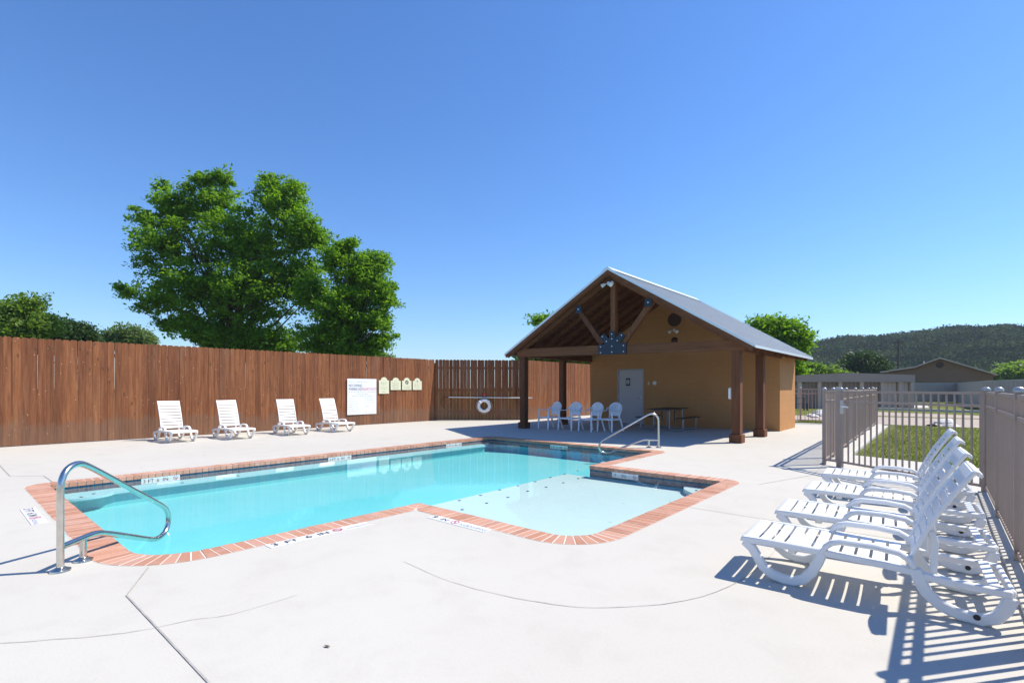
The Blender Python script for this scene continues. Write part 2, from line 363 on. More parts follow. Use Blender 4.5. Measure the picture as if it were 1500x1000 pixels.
# coping bed + bricks
n = len(IN); vs = [(p[0], p[1], .0015) for p in IN]+[(p[0], p[1], .0015) for p in OUT]+[(p[0], p[1], -.05) for p in IN]
fs = [(i, (i+1) % n, (i+1) % n+n, i+n) for i in range(n)]+[(i, i+2*n, (i+1) % n+2*n, (i+1) % n) for i in range(n)]
cop = MB().add(vs, fs).build('pool_coping', M['mortar']); tag(cop, kind='structure')
PITCH = .0905; GAP = .0085; bricks = []
nC = len(CORN)
for i in range(nC):
    p = Vector(CORN[i][:2]); q = Vector(CORN[(i+1) % nC][:2]); r0 = CORN[i][2]; r1 = CORN[(i+1) % nC][2]
    d = (q-p).normalized(); nn = Vector((d.y, -d.x)); L = (q-p).length; c0 = CORN[i][2] == 0; c1 = CORN[(i+1) % nC][2] == 0
    s0, s1 = r0, L-r1; m = max(1, round((s1-s0)/PITCH)); st = (s1-s0)/m
    for k in range(m):
        a, b = s0+k*st+GAP/2, s0+(k+1)*st-GAP/2
        def dep(t):
            w = WCOP-.004
            if c0: w = min(w, t)
            if c1: w = min(w, L-t)
            return max(w-.001, .004)
        da, db = dep(a), dep(b)
        bricks.append([p+d*a-nn*.012, p+d*b-nn*.012, p+d*b+nn*db, p+d*a+nn*da])
    # arc at q
    if r1 > 0:
        qn = Vector(CORN[(i+2) % nC][:2]); d2 = (qn-q).normalized(); n2 = Vector((d2.y, -d2.x)); c = q-(nn+n2)*r1
        a0 = math.atan2(nn.y, nn.x); rm = r1+WCOP*.72; m = max(3, round(PI/2*rm/PITCH)); st = PI/2/m
        for k in range(m):
            A = a0+k*st; B = A+st
            def pt(an, r, sgn):
                e = Vector((-math.sin(an), math.cos(an)))*GAP/2*sgn; return c+Vector((math.cos(an), math.sin(an)))*r+e
            ri = max(r1-.012, .018)
            bricks.append([pt(A, ri, 1 if ri > .05 else .2), pt(B, ri, -1 if ri > .05 else -.2), pt(B, r1+WCOP-.004, -1), pt(A, r1+WCOP-.004, 1)])
bricks.sort(key=lambda b: (sum(b, Vector((0, 0)))/4).length)
rest = MB()
for k, b in enumerate(bricks):
    dz = random.uniform(-.0015, .002); c = sum(b, Vector((0, 0)))/4
    top = [(v.x-c.x, v.y-c.y, .003+dz) for v in b]; bot = [(v.x-c.x, v.y-c.y, -.055) for v in b]
    F = [(0, 1, 2, 3), (7, 6, 5, 4), (0, 4, 5, 1), (1, 5, 6, 2), (2, 6, 7, 3), (3, 7, 4, 0)]
    if k < 300: MB().add(top+bot, F).build('brick', M['brick'], cop, bevel=.0015 if k < 220 else 0, loc=(c.x, c.y, 0))
    else: rest.add([(x+c.x, y+c.y, z) for x, y, z in top+bot], F)
o = rest.build('brick_row', M['brick'], cop); o['kind'] = 'stuff'
# pool shell: tile band, walls, floor, shelf, bench, steps
WL = -.070
pool = thing('swimming_pool', None, None); pool['kind'] = 'structure'
def wallring(z0, z1, name, mat, mbx=None):
    m = MB(); n = len(IN)
    m.add([(p[0], p[1], z0) for p in IN]+[(p[0], p[1], z1) for p in IN], [(i, (i+1) % n, (i+1) % n+n, i+n) for i in range(n)])
    return m.build(name, mat, pool)
wallring(-.05, -.175, 'tile_band', M['tile'])
wallring(-.175, -.75, 'pool_wall', M['plaster_deep'])
fl = MB(); fl.add([(-9.2, .9, -.35), (-4.4, .9, -.36), (-4.4, 9.8, -.33), (-9.2, 9.8, -.33)], [(0, 1, 2, 3)]); fl.build('pool_floor', M['plaster_deep'], pool)
SH = -.195
sh = MB(); sh.prism([(-4.97, 3.55), (-2.30, 3.55), (-2.30, 7.25), (-5.02, 7.25)], lambda p: (p[0], p[1], SH), lambda p: (p[0], p[1], -.7)); sh.build('tanning_shelf', M['plaster_pale'], pool, bevel=.02, seg=2, smooth=40)
bn = MB(); bn.prism([(-9.15, .95), (-8.66, .95)]+[(-8.74+.20*math.cos(a), 1.35+.30*math.sin(a)) for a in np.linspace(-.9, 1.4, 8)]+[(-8.72, 1.75), (-8.72, 9.1), (-9.0, 9.3), (-9.15, 9.3)], lambda p: (p[0], p[1], -.145), lambda p: (p[0], p[1], -.185))
bn.build('bench', M['plaster_bench'], pool, bevel=.015, seg=2, smooth=40)
bn = MB(); bn.prism([(-9.15, .95), (-8.78, .95), (-8.78, 9.1), (-9.0, 9.3), (-9.15, 9.3)], lambda p: (p[0], p[1], -.1855), lambda p: (p[0], p[1], -.7)); bn.build('bench_wall', M['plaster_deep'], pool)
for k, r in enumerate((1.22, .88, .52)):      # curved steps in the far right corner
    st = MB(); cx, cy = -4.42, 9.76
    st.prism([(cx, cy)]+[(cx-r*math.cos(a), cy-r*math.sin(a)) for a in np.linspace(-.02, PI/2+.02, 14)], lambda p: (p[0], p[1], -.28+.065*k), lambda p: (p[0], p[1], -.7))
    st.build('step', M['plaster_bench'] if k == 0 else M['plaster_pale'], pool, bevel=.012, seg=2, smooth=40)
for k, r in enumerate((1.0, .62)):            # curved steps in the near corner under the hand rail
    st = MB(); cx, cy = -4.42, .94
    st.prism([(cx, cy)]+[(cx-r*math.cos(a), cy+r*math.sin(a)) for a in np.linspace(-.02, PI/2+.02, 14)], lambda p: (p[0], p[1], -.31+.06*k), lambda p: (p[0], p[1], -.7))
    st.build('step', M['plaster_deep'], pool, bevel=.012, seg=2, smooth=40)
st = MB(); cx, cy = -2.27, 7.28
st.prism([(cx, cy)]+[(cx-.62*math.cos(a), cy-.62*math.sin(a)) for a in np.linspace(-.02, PI/2+.02, 14)], lambda p: (p[0], p[1], -.125), lambda p: (p[0], p[1], SH-.01))
st.build('corner_seat', M['plaster_pale'], pool, bevel=.012, seg=2, smooth=40)
def g(px, py, z=0):
    Z = 735*(CAMH-z)/(py-568); return seen(px, Z, z)
for px, py in [(672.7,732.6),(703.8,725),(732,717),(759,711),(784,705),(806,699),(827,694),(846,689),(677,746),(712.8,736.4),(744,728),(773,719),(800,713),(825,706.7),(847,700.5)]:
    c = g(px, py, SH+.003); MB().box((0, 0, 0), (.032, .032, .006)).build('dot_tile', M['dot'], pool, loc=(c.x, c.y, SH+.003))
for y in (1.45, 1.85, 2.5, 3.3, 4.1, 4.9): MB().box((0, 0, 0), (.032, .032, .006)).build('dot_tile', M['dot'], pool, loc=(-8.80, y, -.142))
MB().box((0, 0, 0), (.032, .032, .006)).build('dot_tile', M['dot'], pool, loc=(-8.66, 1.3, -.142)); MB().box((0, 0, 0), (.032, .032, .006)).build('dot_tile', M['dot'], pool, loc=(-2.62, 6.95, -.122))
MB().box((0, 0, 0), (.032, .032, .006)).build('dot_tile', M['dot'], pool, loc=(-2.85, 7.05, -.122))
vs = [(p[0], p[1], WL) for p in IN]; tr = tessellate_polygon([[Vector((p[0], p[1], 0)) for p in IN]])
me = bpy.data.meshes.new('water'); me.from_pydata(vs, [], [tuple(t) for t in tr]); bm = bmesh.new(); bm.from_mesh(me)
for f in bm.faces:
    if f.normal.z < 0: f.normal_flip()
bm.to_mesh(me); bm.free(); me.materials.append(M['water']); w = link('pool_water', me); tag(w, kind='structure')

# ---------------------------------------------------------------- joints and cracks in the deck
def ribbon(name, pts, w, z, mat, jit=0):
    P = [Vector(p) for p in pts]; Q = []
    if jit and len(P) > 2:
        S = []
        for i in range(len(P)-1):
            p0, p1, p2, p3 = [P[max(0, min(len(P)-1, i+j))] for j in (-1, 0, 1, 2)]
            for u in (0, .25, .5, .75): S.append(.5*((2*p1)+(-p0+p2)*u+(2*p0-5*p1+4*p2-p3)*u*u+(-p0+3*p1-3*p2+p3)*u**3))
        P = S+[P[-1]]
    for a, b in zip(P, P[1:]):
        k = max(1, int((b-a).length/.12)) if jit else 1
        Q += [a+(b-a)*(j/k) for j in range(k)]
    Q.append(P[-1]); m = MB(); vs = []
    for i, p in enumerate(Q):
        t = (Q[min(i+1, len(Q)-1)]-Q[max(i-1, 0)]).normalized(); nn = Vector((-t.y, t.x))
        pj = p+nn*random.uniform(-jit, jit); ww = w*random.uniform(.5, 1.1) if jit else w
        vs += [(pj.x+nn.x*ww/2, pj.y+nn.y*ww/2, z), (pj.x-nn.x*ww/2, pj.y-nn.y*ww/2, z)]
    m.add(vs, [(2*i, 2*i+1, 2*i+3, 2*i+2) for i in range(len(Q)-1)]); return m.build(name, mat, deck)
ribbon('control_joint', [(-4.37, 1.03), (-3.88, .80), (-1.2, .80), (3.0, .85)], .0095, .004, M['joint'])
ribbon('control_joint', [(-2.10, 5.40), (-1.4, 5.40), (3.3, 5.5)], .008, .004, M['crack'])
ribbon('control_joint', [(-15.4, .74), (-10.45, .76), (-10.07, 1.09), (-9.33, 1.1)], .012, .004, M['crack'])
ribbon('control_joint', [(-1.9, 7.3), (-1.5, 8.6), (-1.55, 9.75)], .008, .004, M['crack'])
ribbon('deck_crack', [(-3.07, 2.32), (-2.62, 2.28), (-2.2, 2.32), (-1.85, 2.42), (-1.57, 2.57), (-1.21, 3.0), (-1.05, 3.57), (-1.03, 4.3), (-1.1, 5.4)], .006, .004, M['crack'], .004)
ribbon('deck_crack', [(-4.1, -.35), (-3.64, .23), (-3.40, .52), (-3.27, .72), (-3.2, .95), (-3.1, 1.13), (-3.08, 1.5)], .0045, .004, M['crack'], .004)
ribbon('deck_crack', [(-2.9, 10.4), (-2.5, 10.9), (-1.9, 10.6), (-1.6, 10.3)], .006, .004, M['crack'], .01)

ll = MB(); rl_ = random.Random(5)
spots = [(-2.6+rl_.gauss(0, .12), 7.75+rl_.gauss(0, .12)) for _ in range(4)]+[(rl_.uniform(-15, -9.8), rl_.uniform(2, 12.5)) for _ in range(26)]+[(rl_.uniform(-4, 0), rl_.uniform(3.8, 11)) for _ in range(30)]+[(-2.35, 1.3)]+[(-2.7+rl_.gauss(0, .5), 1.5+rl_.gauss(0, .4)) for _ in range(0)]+[(rl_.uniform(-15.38, -15.2), rl_.uniform(0, 13)) for _ in range(70)]
for (x_, y_) in spots:
    a_ = rl_.uniform(0, 6.3); l_ = rl_.uniform(.008, .022); u = Vector((math.cos(a_), math.sin(a_), rl_.uniform(-.1, .2)))*l_; v_ = Vector((-math.sin(a_), math.cos(a_), rl_.uniform(0, .3)))*l_*.4; c_ = Vector((x_, y_, .007))
    ll.add([c_-u, c_-v_, c_+u, c_+v_], [(0, 1, 2, 3)])
tag(ll.build('leaf_litter', simple('dry_leaf', (.10, .065, .035), .9, 0, .3, 9)), 'tiny dry leaves and grit scattered over the pale deck', 'leaf litter', kind='stuff')
# ---------------------------------------------------------------- text helper
def text(s, size, mat, parent, mtx, name='lettering', align='LEFT', ext=.0, sx=1.0):
    cu = bpy.data.curves.new('t', 'FONT'); cu.body = s; cu.size = size; cu.align_x = align; cu.extrude = ext; cu.resolution_u = 2
    to = bpy.data.objects.new('t', cu); me = bpy.data.meshes.new_from_object(to)
    bpy.data.objects.remove(to); bpy.data.curves.remove(cu)
    me.materials.clear(); me.materials.append(mat)
    me.transform(mtx @ Matrix.Diagonal((sx, 1, 1, 1))); return link(name, me, parent)
def frame(o, x, y):   # matrix with local x,y axes at o
    x = Vector(x).normalized(); y = Vector(y).normalized(); z = x.cross(y)
    m = Matrix((x, y, z)).transposed().to_4x4(); m.translation = Vector(o); return m
def noentry(r, mat, parent, o, x, y, name='no_diving_symbol'):
    m = MB(); F = frame(o, x, y); n = 20
    for i in range(n):
        a, b = 2*PI*i/n, 2*PI*(i+1)/n
        q = [F @ Vector((math.cos(t)*rr, math.sin(t)*rr, 0)) for t, rr in ((a, r), (b, r), (b, r*.78), (a, r*.78))]; m.add(q, [(0, 1, 2, 3)])
    d = r*.62; w = r*.11
    m.add([F @ Vector(p) for p in ((-d-w, d-w, 0), (-d+w, d+w, 0), (d+w, -d+w, 0), (d-w, -d-w, 0))], [(0, 1, 2, 3)])
    return m.build(name, mat, parent)
def marker(label, o, x, y, L, words, symx, diving=None):
    """depth marker tile flush on the deck; o = left bottom corner of the text strip"""
    x = Vector(x).normalized(); y = Vector(y).normalized()
    c = Vector(o)+x*L/2+y*.06; t = thing('depth_marker', label, 'depth marker', (c.x, c.y, 0)); 
    O = Vector((0, 0, .001))-x*L/2-y*.06
    k = max(1, round(L/.13)); wd_ = L/k
    for i in range(k):
        q = O+x*(i*wd_+.002); b = [q, q+x*(wd_-.004), q+x*(wd_-.004)+y*.12, q+y*.12]
        MB().add(b+[v+Vector((0, 0, .003)) for v in b], [(0, 1, 5, 4), (1, 2, 6, 5), (2, 3, 7, 6), (3, 0, 4, 7), (4, 5, 6, 7)]).build('tile', M['marker_tile'], t)
    for s, px, size, mt in words: text(s, size, M[mt], t, frame(O+x*px+y*.022+Vector((0, 0, .006)), x, y), sx=1.05)
    if symx is not None: noentry(.045, M['ink_red'], t, O+x*symx+y*.06+Vector((0, 0, .006)), x, y)
    return t
marker('white deck tiles reading 3 FT 6 IN NO DIVING along the near long pool edge', (-4.14, 1.80, 0), (0, 1, 0), (-1, 0, 0), .95,
       [('3', .03, .115, 'ink'), ('FT', .14, .10, 'ink'), ('6', .32, .115, 'ink'), ('IN', .43, .10, 'ink'), ('NO', .71, .045, 'ink_grey'), ('DIVING', .79, .045, 'ink_grey')], .625)
marker('white deck tiles reading 9 IN NO DIVING beside the shallow shelf', (-3.93, 3.25, 0), (1, 0, 0), (0, 1, 0), .78,
       [('9', .02, .115, 'ink'), ('IN', .15, .095, 'ink'), ('NO', .42, .07, 'ink_grey'), ('DIVING', .53, .07, 'ink_grey')], .345)
marker('white deck tiles reading 3 FT 6 IN at the left end of the pool', (-7.50, .62, 0), (1, 0, 0), (0, 1, 0), .95,
       [('3', .03, .115, 'ink'), ('FT', .14, .10, 'ink'), ('6', .32, .115, 'ink'), ('IN', .43, .10, 'ink'), ('NO', .70, .05, 'ink_grey'), ('DIVING', .79, .045, 'ink_grey')], .62)
def bandmark(label, o, x, words, L=.5):
    x = Vector(x); o = Vector(o); nrm = x.cross(Vector((0, 0, 1))); t = thing('depth_marker', label, 'depth marker', o)
    c = Vector((0, 0, 0))+nrm*.006; m = MB(); q = [c+x*(-L/2), c+x*L/2, c+x*L/2+Vector((0, 0, .085)), c-x*L/2+Vector((0, 0, .085))]
    m.add(q+[v-nrm*.005 for v in q], [(0, 1, 2, 3), (0, 4, 5, 1), (1, 5, 6, 2), (2, 6, 7, 3), (3, 7, 4, 0)]); m.build('tile', M['marker_tile'], t)
    for s, px in words: text(s, .075, M['ink'], t, frame(c+x*(px-L/2)+nrm*.002+Vector((0, 0, .015)), x, (0, 0, 1)))
    noentry(.03, M['ink_red'], t, c+x*(L/2-.06)+nrm*.002+Vector((0, 0, .042)), x, (0, 0, 1))
W36 = [('3', .02), ('FT', .08), ('6', .19), ('IN', .27)]
for y, lb in ((2.3, 'white depth plate on the far pool wall nearest the left hand rail'), (5.3, 'white depth plate on the far pool wall opposite the second lounger from the signs'), (8.35, 'white depth plate on the far pool wall near the pavilion shadow')):
    bandmark(lb, (-9.09, y, -.14), (0, 1, 0), W36)
bandmark('white depth plate on the end pool wall below the pavilion', (-6.9, 9.68, -.14), (1, 0, 0), W36)
bandmark('white 9 IN depth plate on the far wall of the shallow shelf', (-3.85, 7.20, -.14), (1, 0, 0), [('9', .04), ('IN', .17)], .46)

# ---------------------------------------------------------------- cedar fences
def board_mesh(H, w, k):
    c = .028; r = random.Random(k); h = H
    poly = [(-w/2, .01), (w/2, .01), (w/2, h-c), (w/2-c, h), (-w/2+c, h), (-w/2, h-c)]
    m = MB(); m.prism(poly, lambda p: (p[0], -.009, p[1]), lambda p: (p[0], .009, p[1])); return m.mesh('board', M['fence_wood'], bevel=.002)
BH = 2.43
BM = [board_mesh(BH+d, w, i) for i, (d, w) in enumerate([(0, .1378), (.003, .137), (-.004, .1379), (.004, .1374), (-.002, .1362)])]
KN = 0
def wood_fence(label, a, b, gapx=1.0):
    a, b = Vector(a), Vector(b); d = b-a; L = d.length; rz = math.atan2(d.y, d.x)
    t = thing('wooden_fence', label, 'fence', (a.x, a.y, 0), rz)
    n = int(L/.138)
    for i in range(n):
        o = link('board', random.choice(BM), t, ((i+.5)*L/n, random.uniform(-.002, .002), random.uniform(-.003, .003)))
        o.scale.x = gapx*random.choice((1, 1, 1, .991))
        o.rotation_euler = (random.uniform(-.003, .003), random.uniform(-.0025, .0025), random.uniform(-.02, .02))
        if random.random() < .5: o.scale.x *= -1
    for z in (.35, 1.22, 2.1): MB().b2((0, .012, z-.045), (L, .05, z+.045)).build('rail', M['fence_wood'], t)
    for i in range(int(L/2.2)+1): MB().b2((i*2.2+(.3 if i else -.06), .052, 0), (i*2.2+(.39 if i else .05), .142, 2.3)).build('post', M['fence_wood'], t)
    return t
# boards' front faces look to local -y: run so that -y points at the pool
wood_fence('long sunlit brown cedar board fence behind the four loungers and the signs', (-15.74, -3.0), (-15.45, 13.13))
wood_fence('dark shaded run of board fence behind the lifebuoy', (-15.43, 13.17), (-12.92, 15.80), .978)
wood_fence('sunlit board fence seen through the left posts of the pavilion', (-12.88, 15.85), (-12.88, 21.6))

# signs on the fence (fence face x about -15.45 .. here local: x->world y)
def fx(y): return -15.74+(y+3.0)*(.29/16.13)
def sign(name, label, cat, y0, y1, z0, z1, mat, arch=False, group=None):
    yc = (y0+y1)/2; t = thing(name, label, cat, (fx(yc)+.026, yc, z0), 0, group); w = (y1-y0)/2; h = z1-z0
    if arch:
        a = h-.12; poly = [(-w, 0), (w, 0), (w, a)]+[(w*.62*math.cos(u), a+.015+.105*math.sin(u)) for u in np.linspace(0, PI, 11)]+[(-w, a)]
    else: poly = [(-w, 0), (w, 0), (w, h), (-w, h)]
    m = MB(); m.prism(poly, lambda p: (-.007, p[0], p[1]), lambda p: (.007, p[0], p[1])); m.build('panel', mat, t, bevel=.002)
    return t, w, h
def words_rows(t, w, rows, mat):
    m = MB()
    for z, hgt, x0, x1 in rows:
        x = x0
        while x < x1:
            l = random.uniform(.02, .07); l = min(l, x1-x); nl = max(1, int(l/(hgt*.75)))
            for j in range(nl):
                m.add([(.0085, x+j*hgt*.75, z), (.0085, x+j*hgt*.75+hgt*.5, z), (.0085, x+j*hgt*.75+hgt*.5, z+hgt*random.choice((.7, 1))), (.0085, x+j*hgt*.75, z+hgt*random.choice((.7, 1)))], [(0, 1, 2, 3)])
            x += l+hgt*.8
    return m.build('fine_print', mat, t)
t, w, h = sign('pool_rules_sign', 'large white pool rules board with NO DIVING heading on the cedar fence', 'sign', 9.30, 10.46, .375, 1.62, M['sign_white'])
text('NO DIVING', .14, M['ink'], t, frame((.009, -w+.05, h-.285), (0, 1, 0), (0, 0, 1)), sx=.72)
text('WARNING: NO', .125, M['ink'], t, frame((.009, -w+.05, h-.40), (0, 1, 0), (0, 0, 1)), sx=.56)
text('LIFEGUARD ON DUTY', .125, M['ink_red'], t, frame((.009, -.05, h-.40), (0, 1, 0), (0, 0, 1)), sx=.50)
words_rows(t, w, [(h-.12, .03, -.52, .2), (h-.47, .035, -.52, .52), (h-.55, .03, -.25, .3), (h-.62, .03, -.38, .42)], M['ink_grey'])
words_rows(t, w, [(h-.70-.07*k, .022, -.52, (-.35, -.2, -.1, -.15, .3, .15, 0, .5)[k]) for k in range(8)]+[(h-.70-.07*k, .022, .1, .5) for k in range(3)], M['ink_grey'])
G = 'cream arched plaques beside the rules board'
specs = [(10.555, 10.99, 1.09, 1.69, 'tallest cream arched plaque, directly beside the large white rules board', (('POOL', .40), ('HOURS', .30), ('OPEN', .14))),
         (11.055, 11.51, 1.225, 1.68, 'cream arched plaque second from the large white rules board', None),
         (11.56, 12.0, 1.225, 1.685, 'cream arched plaque with a dark round emblem', None),
         (12.055, 12.49, 1.225, 1.68, 'cream arched plaque nearest the fence corner', None)]
for i, (a, b, z0, z1, lb, wds) in enumerate(specs):
    t, w, h = sign('plaque', lb, 'sign', a, b, z0, z1, M['cream'], True, G)
    if i == 0: words_rows(t, w, [(h-.22, .035, -.13, .12), (h-.28, .03, -.10, .12), (h-.38, .03, -.15, .15), (h-.44, .03, -.12, .13), (h-.54, .03, -.09, .1)], M['ink_green'])
    elif i == 2:
        m = MB(); n = 16
        for k in range(n):
            u, v = 2*PI*k/n, 2*PI*(k+1)/n; m.add([(.0085, math.cos(q)*rr, h-.17+math.sin(q)*rr) for q, rr in ((u, .075), (v, .075), (v, .045), (u, .045))], [(0, 1, 2, 3)])
        m.add([(.0085, -.055, h-.13), (.0085, -.035, h-.115), (.0085, .055, h-.21), (.0085, .035, h-.225)], [(0, 1, 2, 3)])
        m.build('emblem', M['ink'], t); words_rows(t, w, [(h-.34, .03, -.14, .14), (h-.40, .025, -.12, .12)], M['ink_green'])
    elif i == 3:
        m = MB(); m.add([(.0085, -.012, h-.18), (.0085, .012, h-.18), (.0085, .012, h-.08), (.0085, -.012, h-.08)], [(0, 1, 2, 3)]); m.add([(.0085, -.04, h-.12), (.0085, .04, h-.12), (.0085, .04, h-.105), (.0085, -.04, h-.105)], [(0, 1, 2, 3)]); m.build('emblem', M['ink_green'], t)
        words_rows(t, w, [(h-.26, .025, -.13, .13), (h-.32, .025, -.12, .12), (h-.38, .025, -.13, .12)], M['ink_green'])
    else: words_rows(t, w, [(h-.13, .03, -.07, .07), (h-.21, .03, -.15, .14), (h-.27, .025, -.13, .13), (h-.33, .025, -.15, .15), (h-.40, .025, -.13, .1)], M['ink_green'])

# lifebuoy, shepherd's crook on the angled fence
fa = Vector((-15.43, 13.17, 0)); fb = Vector((-12.92, 15.80, 0)); fd = (fb-fa).normalized(); frz = math.atan2(fd.y, fd.x)
def on_angled(px):
    r = (px-750)/735
    # solve point fa+fd*t with X/Z=r
    X0 = fa.x*CY+fa.y*SY; Z0 = -fa.x*SY+fa.y*CY; Xd = fd.x*CY+fd.y*SY; Zd = -fd.x*SY+fd.y*CY
    tt = (r*Z0-X0)/(Xd-r*Zd); p = fa+fd*tt; return p, -p.x*SY+p.y*CY
p, Z = on_angled(709); t = thing('lifebuoy', 'white ring lifebuoy with grab rope hanging on the dark fence', 'lifebuoy', (p.x, p.y, ht(594, Z)), frz)
m = MB(); Rr, rr = .215, .062
vs = []; fs = []
for i in range(32):
    a = 2*PI*i/32
    for j in range(12):
        b = 2*PI*j/12; q = Rr+rr*math.cos(b); vs.append((q*math.cos(a), -.10+rr*math.sin(b)*.9, q*math.sin(a)))
for i in range(32):
    for j in range(12): fs.append((i*12+j, ((i+1) % 32)*12+j, ((i+1) % 32)*12+(j+1) % 12, i*12+(j+1) % 12))
m.add(vs, fs); m.build('ring', M['buoy'], t, smooth=60)
m = MB(); pts = []
for k in range(4):
    for j in range(8):
        a = PI/4+k*PI/2+j/8*PI/2; q = Rr+rr+.008+.035*math.sin(PI*j/8); pts.append((q*math.cos(a), -.1, q*math.sin(a)))
pts.append(pts[0]); m.tube(pts, .009, 6); m.build('grab_rope', M['rope'], t, smooth=60)
for k in range(4):
    a = PI/4+k*PI/2; m = MB(); c = Vector((Rr*math.cos(a), -.1, Rr*math.sin(a)))
    m.box(c, (.155, .145, .045), Matrix.Rotation(-a, 3, 'Y')); m.build('band', M['white_paint'], t, bevel=.015)
p2, Z2 = on_angled(709.5); t = thing('ring_hanger', 'small red knob on a hook above the lifebuoy', 'hook', (p2.x, p2.y, ht(577, Z2)), frz)
MB().lathe([(.0, -.13), (.045, -.12), (.062, -.09), (.062, -.05), (.045, -.02), (.03, -.009)], n=16, axis='y').build('knob', M['red'], t, smooth=50)
MB().tube([(0, -.012, -.03), (0, -.09, -.05), (0, -.1, -.16), (0, -.05, -.2)], .008, 6).build('hook', M['steel'], t, smooth=50)
pl, Zl = on_angled(657); pr, Zr = on_angled(779.5); t = thing('rescue_pole', 'long white rescue pole with a curved hook held level along the dark fence', 'rescue pole', (pl.x, pl.y, ht(581.5, Zl)), frz)
LL = (pr-pl).length; m = MB(); m.tube([(0, -.07, 0), (LL, -.07, (ht(582.5, Zr)-ht(581.5, Zl)))], .017, 8); m.build('shaft', M['white_paint'], t, smooth=50)
hk = [(0, -.07, 0), (-.1, -.07, 0), (-.22, -.07, -.04), (-.29, -.07, -.14), (-.29, -.07, -.26), (-.24, -.07, -.36), (-.15, -.07, -.44), (-.08, -.07, -.46)]
MB().tube(hk, .012, 8).build('crook', M['vent'], t, smooth=50)
for s_ in (.12, .55, .9): MB().b2((LL*s_-.015, -.06, -.03), (LL*s_+.015, -.009, .0)).build('bracket', M['bolt'], t)

# ---------------------------------------------------------------- pavilion with pool house
MX = -7.08; XR, XL = -3.32, -10.84; RZ = 4.50; EZ = 2.304; PITCHR = (RZ-EZ)/(XR-MX)
YF, YB = 12.25, 18.75; YW = 16.6; WXR, WXL = -3.75, -10.35
def lift(x, z): return z*(1+.0078*(WXR-x)) if x < WXR else z
def rf(x): return lift(x, RZ-PITCHR*abs(x-MX))        # height of the roof top
H0 = Vector((MX, 14.5, 0)); OFF = tuple(H0)
house = thing('pool_house', 'tan pool house with timber pavilion porch and grey metal gable roof', 'building', H0)
def hb(m, name, mat, parent=house, **kw): return m.build(name, mat, parent, off=OFF, **kw)
mbw = M['beam_wood']
for (x, y) in ((WXR, 12.52), (-10.30, 12.52), (WXR, 14.50), (-10.35, 14.75)):
    top = lift(x, 2.19); m = MB(); m.b2((x-.098, y-.098, .16), (x+.098, y+.098, top)); po = hb(m, 'post', mbw, bevel=.006)
    m = MB(); m.b2((x-.142, y-.142, 0), (x+.142, y+.142, .2)); po2 = hb(m, 'plinth', mbw, po, bevel=.008)
# tie beam, side beams, truss
def hbeam(name, p, q, w, h, parent=house, mat=mbw):
    p = Vector(p); q = Vector(q); c = (p+q)/2; m = MB(); m.beam(p, q, w, h); o = m.build(name, mat, parent, bevel=.005, off=OFF); return o
zb = 2.31
hbeam('tie_beam', (-10.52, 12.50, lift(-10.5, zb)), (-3.55, 12.50, lift(-3.55, zb)), .15, .26, mat=M['beam_x'])
for x in (WXR, -10.33): hbeam('side_beam', (x, 12.44, lift(x, 2.29)), (x, YW+(.0 if x < -5 else 0), lift(x, 2.29)), .12, .22, mat=M['beam_y'])
for x in (WXR, -10.33): hbeam('wall_plate', (x, YW+.001, lift(x, 2.30)), (x, YB-.08, lift(x, 2.30)), .11, .1, mat=M['beam_y'])
def under(x, d): return rf(x)-d
for sx_, xe in ((1, XR+.0), (-1, XL)):      # truss top chords just behind the front rake
    hbeam('top_chord', (MX, 12.50, under(MX, .20)), (MX+sx_*3.45, 12.50, under(MX+sx_*3.45, .20)), .12, .13, mat=M['beam_x'])
hbeam('king_post', (MX+.06, 12.50, 2.44), (MX+.06, 12.50, 4.24), .15, .15)
hbeam('strut', (MX+.34, 12.50, 2.52), (MX+1.20, 12.50, 3.60), .12, .145)
hbeam('strut', (MX-.30, 12.50, 2.54), (MX-1.12, 12.50, 3.62), .12, .145)
# gusset plate
gp = [(-.44, 2.185), (.44, 2.185), (.44, 2.47), (.235, 2.47), (.40, 2.66), (.27, 2.77), (.085, 2.60), (.085, 2.80), (-.085, 2.80), (-.085, 2.60), (-.27, 2.77), (-.40, 2.66), (-.235, 2.47), (-.44, 2.47)]
m = MB(); XC = MX+.05; m.prism(gp, lambda p: (XC+p[0], 12.395, lift(XC, p[1])), lambda p: (XC+p[0], 12.418, lift(XC, p[1]))); gus = hb(m, 'gusset_plate', M['navy'])
for bx, bz in ((-.36, 2.24), (.36, 2.24), (-.36, 2.40), (.36, 2.40), (0, 2.24), (0, 2.40), (0, 2.60), (0, 2.73), (-.30, 2.68), (.30, 2.68), (-.17, 2.54), (.17, 2.54)):
    m = MB(); m.lathe([(.017, -.012), (.014, 0.0)], (XC+bx, 12.393, lift(XC, bz)), 8, 'y'); hb(m, 'bolt', M['bolt'], gus)
for cx_, cz_ in ((MX+1.13, 3.56), (MX-1.06, 3.60)):
    m = MB(); m.b2((cx_-.10, 12.395, cz_-.11), (cx_+.10, 12.418, cz_+.10)); o = hb(m, 'strut_plate', M['navy'])
    m = MB(); m.lathe([(.02, -.012), (.016, 0)], (cx_, 12.393, cz_), 8, 'y'); hb(m, 'bolt', M['bolt'], o)
